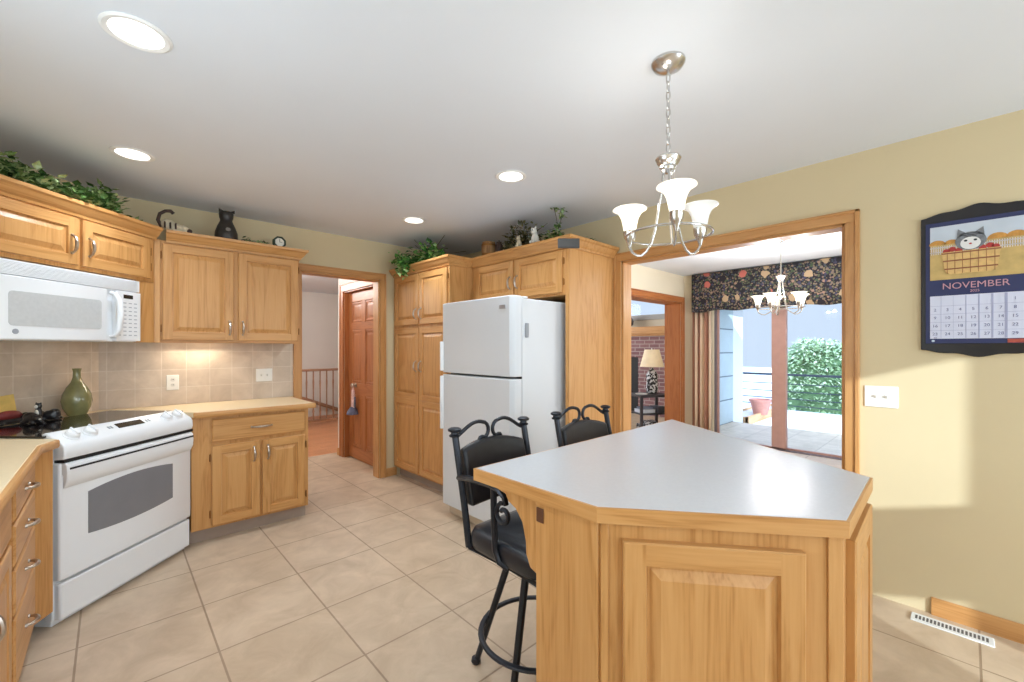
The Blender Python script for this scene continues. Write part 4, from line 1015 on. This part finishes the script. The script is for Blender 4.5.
r = thing('penguin_figurine', 'tiny black and white figurine standing between the two black animals', 'figurine', (*rgp(-.03, .535), CTZ), math.radians(-40)); r.scale = (.8, .8, .85)
MB().ell((0, 0, .05), (.024, .02, .05)).ell((0, -.002, .105), (.022, .02, .022)).ell((.016, 0, .124), (.007, .005, .008)).ell((-.016, 0, .124), (.007, .005, .008)).build('body', BLACKCER, r, voxel=.004)
MB().ell((0, -.012, .052), (.017, .012, .034)).ell((0, -.015, .104), (.014, .01, .014)).build('white_front', WHITECER, r, voxel=.004)
r = thing('recipe_holder', 'red and black figurine holding a yellow card on the corner counter', 'card holder', (*rgp(-.075, .645), .9145), math.radians(35))
MB().ell((0, 0, .022), (.065, .028, .02)).ell((.062, -.005, .045), (.022, .018, .02)).ell((.04, -.02, .012), (.016, .012, .012)).ell((-.05, -.02, .012), (.016, .012, .012)).build('animal_base', BLACKCER, r, voxel=.005)
MB().ell((-.01, 0, .055), (.06, .026, .028)).build('red_body', REDC, r)
cd = MB().box(-.035, .035, -.003, .003, .07, .17).build('yellow_card', YELLOWC, r, .001); cd.rotation_euler = (0, math.radians(-8), 0)

# hanging doll on the closet door
r = thing('door_hanger', 'pink and grey cloth hanger on the knob of the closet door', 'door hanger', (2.115, 5.03, .60), RD)
MB().prism([(-.03, .0), (.03, .0), (.036, .10), (.028, .20), (.02, .25), (-.02, .25), (-.028, .20), (-.036, .10)], -.012, .012, fn=lambda x, z, y: (x, y, z)).build('cloth_body', DOLLPINK, r, .008, seg=3)
MB().lathe([(.0, -.05), (.075, -.045), (.06, .0), (.03, .04), (0, .045)], (0, 0, 0), 18).build('skirt', DOLLBLUE, r)
MB().prism([(.03, .05), (.06, .04), (.062, .16), (.05, .17)], -.008, .008, fn=lambda x, z, y: (x, y, z)).build('dark_strap', DOLLBLUE, r, .003)
MB().tube([(-.015, 0, .25), (-.012, 0, .30), (0.0, .03, .31), (.012, 0, .30), (.015, 0, .25)], .004, 6).build('loop', DOLLPINK, r)

# ------------------------------------------------------------------ hall
RAILW = plain('railing_wood', (158, 116, 88), .5, var=.1)
rl_ = thing('stair_railing', 'wooden hall railing with slim balusters seen through the doorway', 'railing', (1.5, 7.8, 0), 0)
MB().box(0, 1.7, -.03, .03, .94, .98).build('handrail', RAILW, rl_, .008)
MB().box(0, 1.7, -.03, .03, .06, .09).build('bottom_rail', RAILW, rl_, .004)
MB().box(1.62, 1.70, -.04, .04, 0, 1.05).build('newel_post', RAILW, rl_, .006)
for i in range(14):
    MB().lathe([(.014, .09), (.014, .2), (.018, .24), (.012, .3), (.011, .6), (.016, .75), (.012, .8), (.012, .94)], (.06+i*.113, 0, 0), 8).build('baluster', RAILW, rl_)
hr = thing('stair_handrail', 'sloping wooden stair handrail on the far hall wall', 'handrail', (0, 8.70, 0))
MB().tube([(1.3, 0, .95), (3.4, 0, .08)], .035, 8).build('rail', RAILW, hr)
MB().tube([(1.7, 0, .78), (1.7, .11, .74)], .012, 6).tube([(2.8, 0, .33), (2.8, .11, .3)], .012, 6).build('bracket', PEWTER, hr)

# ------------------------------------------------------------------ dining room
r = thing('window_valance', 'dark floral valance across the top of the patio door', 'valance', (DX-.005, 1.63, 0), RD)
b = MB(); nx = 60; hw = 1.15
rowsz = [2.425, 2.30, 2.15, 2.02, 1.875]
vs = []
for z in rowsz:
    for i in range(nx+1):
        u = i/nx; x = -hw+2*hw*u; amp = .012*(2.43-z)/.5
        vs.append((x, -.115-amp*math.sin(u*PI*22), z-(.012*math.sin(u*PI*9) if z < 1.9 else 0)))
b.add(vs, [(r_*(nx+1)+i, r_*(nx+1)+i+1, (r_+1)*(nx+1)+i+1, (r_+1)*(nx+1)+i) for r_ in range(len(rowsz)-1) for i in range(nx)])
fr_ = b.build('fabric_front', FLORAL, r); so = fr_.modifiers.new('thick', 'SOLIDIFY'); so.thickness = .008; so.offset = -1
MB().box(-hw, -hw+.01, -.115, 0, 1.875, 2.425).box(hw-.01, hw, -.115, 0, 1.875, 2.425).box(-hw, hw, -.115, 0, 2.415, 2.425).build('side_return', FLORAL, r)
r = thing('curtain', 'striped rose and cream drape hanging left of the patio door', 'curtain', (DX-.03, 2.79, 0), RD)
b = MB(); nx = 48; vs = []
for z in (1.92, 1.2, .6, .04):
    for i in range(nx+1):
        u = i/nx; vs.append((u*.27, -.03+.025*math.sin(u*PI*8), z))
b.add(vs, [(r_*(nx+1)+i, r_*(nx+1)+i+1, (r_+1)*(nx+1)+i+1, (r_+1)*(nx+1)+i) for r_ in range(3) for i in range(nx)])
o = b.build('drape', DRAPE, r); so = o.modifiers.new('thick', 'SOLIDIFY'); so.thickness = .006

# ------------------------------------------------------------------ living room
fp = thing('fireplace', 'brick fireplace with an oak mantel in the room beyond the dining room', 'fireplace', (8.14, 6.3, 0), RD)
b = MB(); x0, x1 = 0, 2.45
b.box(x0, .75, -.35, 0, 0, 1.62).box(1.75, x1, -.35, 0, 0, 1.62).box(.75, 1.75, -.35, 0, 1.16, 1.62).box(.75, 1.75, -.06, 0, 0, 1.16)
b.build('brick_surround', BRICK, fp)
MB().box(.75, 1.75, -.30, -.06, 0.0, 1.16).build('firebox', SHADOWGAP, fp)
MB().box(-.05, 2.5, -.42, 0, 1.62, 1.77).box(-.03, 2.48, -.39, 0, 1.585, 1.62).build('mantel', OAK[0], fp, .006)
tag(MB().lathe([(.05, 0), (.11, .06), (.125, .13), (.09, .2), (.06, .23), (.07, .255), (.06, .255), (0, .2)], (7.92, 4.87, 1.77), 24).build('mantel_pot', plain('mottled_pot', (70, 66, 66), .5, var=.4, scale=30), None, angle=60), 'round dark mottled pot on the fireplace mantel', 'pot')
sx, sy = 6.42, 3.55
t_ = thing('side_table', 'dark side table with a cluttered lower shelf seen past the dining room', 'table', (sx, sy, 0), math.radians(-30))
MB().box(-.28, .28, -.22, .22, .56, .60).build('table_top', DARKWOOD, t_, .006)
MB().box(-.25, .25, -.19, .19, .28, .30).build('shelf', DARKWOOD, t_, .003)
for x in (-.25, .25):
    for y in (-.19, .19): MB().box(x-.02, x+.02, y-.02, y+.02, 0, .56).build('leg', DARKWOOD, t_, .003)
cz_, sz_ = math.cos(math.radians(-30)), math.sin(math.radians(-30))
def tl(x, y): return (sx+x*cz_-y*sz_, sy+x*sz_+y*cz_)
for i, (x, y, z, w2, d2, h2, col, lb) in enumerate(((-.08, 0, .30, .13, .10, .05, (206, 208, 214), 'white stack of magazines on the side table shelf'), (-.08, .0, .35, .10, .08, .03, (120, 124, 140), 'grey book on the white magazines on the side table shelf'), (.13, -.02, .30, .08, .1, .09, (90, 92, 104), 'dark box right of the magazines on the side table shelf'))):
    o = MB().box(-w2, w2, -d2, d2, 0, h2).box(-w2-.004, w2+.004, -d2-.004, d2+.004, h2, h2+.004).build('magazine_stack' if i == 0 else ('book' if i == 1 else 'storage_box'), plain('shelf_item_%s' % 'abc'[i], col, .6, var=.1), None, .003)
    o.location = (*tl(x, y), z if i != 1 else z+.004); o.rotation_euler[2] = math.radians(-30+i*6); tag(o, lb, ('magazines', 'book', 'box')[i])
o = MB().box(-.18, .18, -.1, .1, 0, .11).box(-.12, .10, -.08, .08, .11, .16).build('basket', SPECK, None, .01); o.location = (*tl(0, 0), .0); o.rotation_euler[2] = math.radians(-30)
tag(o, 'black and white patterned basket on the floor under the side table shelf', 'basket')
lm = thing('table_lamp', 'table lamp with a cream shade and black and white base on the side table', 'lamp', (*tl(.05, 0), .60), 0)
MB().lathe([(.05, 0), (.09, .02), (.095, .08), (.085, .2), (.095, .3), (.06, .37), (.03, .40), (.018, .42), (0, .42)], (0, 0, 0), 24).build('base', SPECK, lm, angle=60)
MB().lathe([(.19, .44), (.115, .72), (.112, .72), (.186, .44), (.19, .44)], (0, 0, 0), 28, caps=False).build('lamp_shade', LAMPSHADE, lm)
MB().tube([(0, 0, .42), (0, 0, .735)], .006, 8).lathe([(.012, .735), (0, .75)], (0, 0, 0), 8).build('harp', CHROME, lm)
ld = tag(MB().lathe([(0, .0), (.09, 0), (.1, .012), (.07, .012), (0, .006)], (0, 0, 0), 20).build('white_dish', WHITECER, None), 'white dish beside the lamp on the side table', 'dish'); ld.location = (*tl(-.17, -.05), .6005)

# ------------------------------------------------------------------ outside
struct('ground', MB().box(DX+.15, 40, -18, 30, -.5, -.3), GROUND)
struct('floor_patio', MB().box(DX+.15, 11.9, -7, 2.92, -.3, -.15), PATIO)
struct('floor_patio_side', MB().box(8.95, 11.9, 2.92, 9, -.3, -.152), PATIO)
pl_ = thing('garden_planter', 'low timber edged planter bed along the patio beside the house', 'planter', (8.95, 2.90, -.15), 0)
MB().box(0, 2.5, -.02, .03, 0, .16).box(0, 2.5, .42, .46, 0, .16).box(2.46, 2.5, -.02, .46, 0, .16).box(0, .04, -.02, .46, 0, .16).build('timber_edge', DECKWOOD, pl_, .004)
MB().box(.03, 2.46, .03, .42, 0.0, .12).build('soil', SOIL, pl_)
tp = tag(MB().lathe([(.13, 0), (.19, .26), (.21, .26), (.21, .31), (.18, .31), (.17, .27), (0, .25)], (0, 0, 0), 24).build('flower_pot', TERRA, None), 'terracotta flower pot standing in the planter bed outside', 'pot'); tp.location = (9.85, 2.93, -.03)
rr_ = thing('deck_railing', 'low metal cable railing along the far edge of the patio', 'railing', (11.6, -4.15, -.15), 0)
for i in range(6): MB().box(-.025, .025, i*1.8-.025, i*1.8+.025, 0, .84).build('post', RAILM, rr_, .003)
MB().box(-.03, .03, -.05, 9.05, .84, .89).build('top_rail', RAILM, rr_, .004)
for z in (.14, .30, .47, .65): MB().tube([(0, -.02, z), (0, 9.02, z)], .011, 6).build('cable', RAILM, rr_)
hd = thing('ivy_hedge', 'pale green clipped hedge behind the patio railing', 'hedge', (13.2, 0, -.3), 0)
core = MB(); ring_ = []
for y, k_ in ((-5.0, .9), (-4.0, 1), (-2.5, 1), (-1, 1), (0.6, 1), (2.0, 1), (2.9, .97), (3.25, .8), (3.38, .45)):
    row = []
    for a in range(11):
        t_ = PI*a/10; hx = math.copysign(abs(math.cos(t_))**.6, math.cos(t_)); hz = abs(math.sin(t_))**.6
        row.append((-.62*hx*k_, y, 1.66*hz*k_+.05*math.sin(y*3+a)+.05))
    ring_.append(row)
core.add([v for r_ in ring_ for v in r_], [(i*11+j, i*11+j+1, (i+1)*11+j+1, (i+1)*11+j) for i in range(len(ring_)-1) for j in range(10)] + [list(range(11)), list(range(88, 99))])
core.build('branches', plain('hedge_core', (104, 134, 92), .95, var=.25, scale=5), hd)
fol = MB()
for i in range(7000):
    y = random.uniform(-2.5, 3.42); k_ = 1 if y < 2.9 else max(.3, 1-((y-2.9)/.55)**2*.6)
    t_ = random.uniform(-.05, PI*.6); hx = math.copysign(abs(math.cos(t_))**.6, math.cos(t_)); hz = abs(max(0, math.sin(t_)))**.6
    q_ = random.uniform(.97, 1.10)
    p = Vector((-.64*hx*k_*q_, y, max(.05, 1.68*hz*k_*q_+.06*math.sin(y*2.6))))
    d_ = rv(); leaf(fol, p, d_, Vector((0, 0, 1)), random.uniform(.07, .13), random.uniform(.05, .09))
fol.build('foliage', HEDGE, hd, smooth=False)
tr = thing('bare_tree', 'bare pale tree rising beyond the hedge', 'tree', (17.0, .2, -.3), 0)
b = MB()
def grow(p, d_, L, r_, n_):
    q = p+d_*L; b.tube([p, (p+q)/2+rv()*L*.04, q], [r_, r_*.85, r_*.7], 6)
    if n_:
        for k_ in range(3): grow(q, (d_+rv()*.42).normalized(), L*.7, r_*.6, n_-1)
grow(Vector((0, 0, 0)), Vector((0, 0, 1)), 1.5, .06, 4)
b.build('branches', BARK, tr)
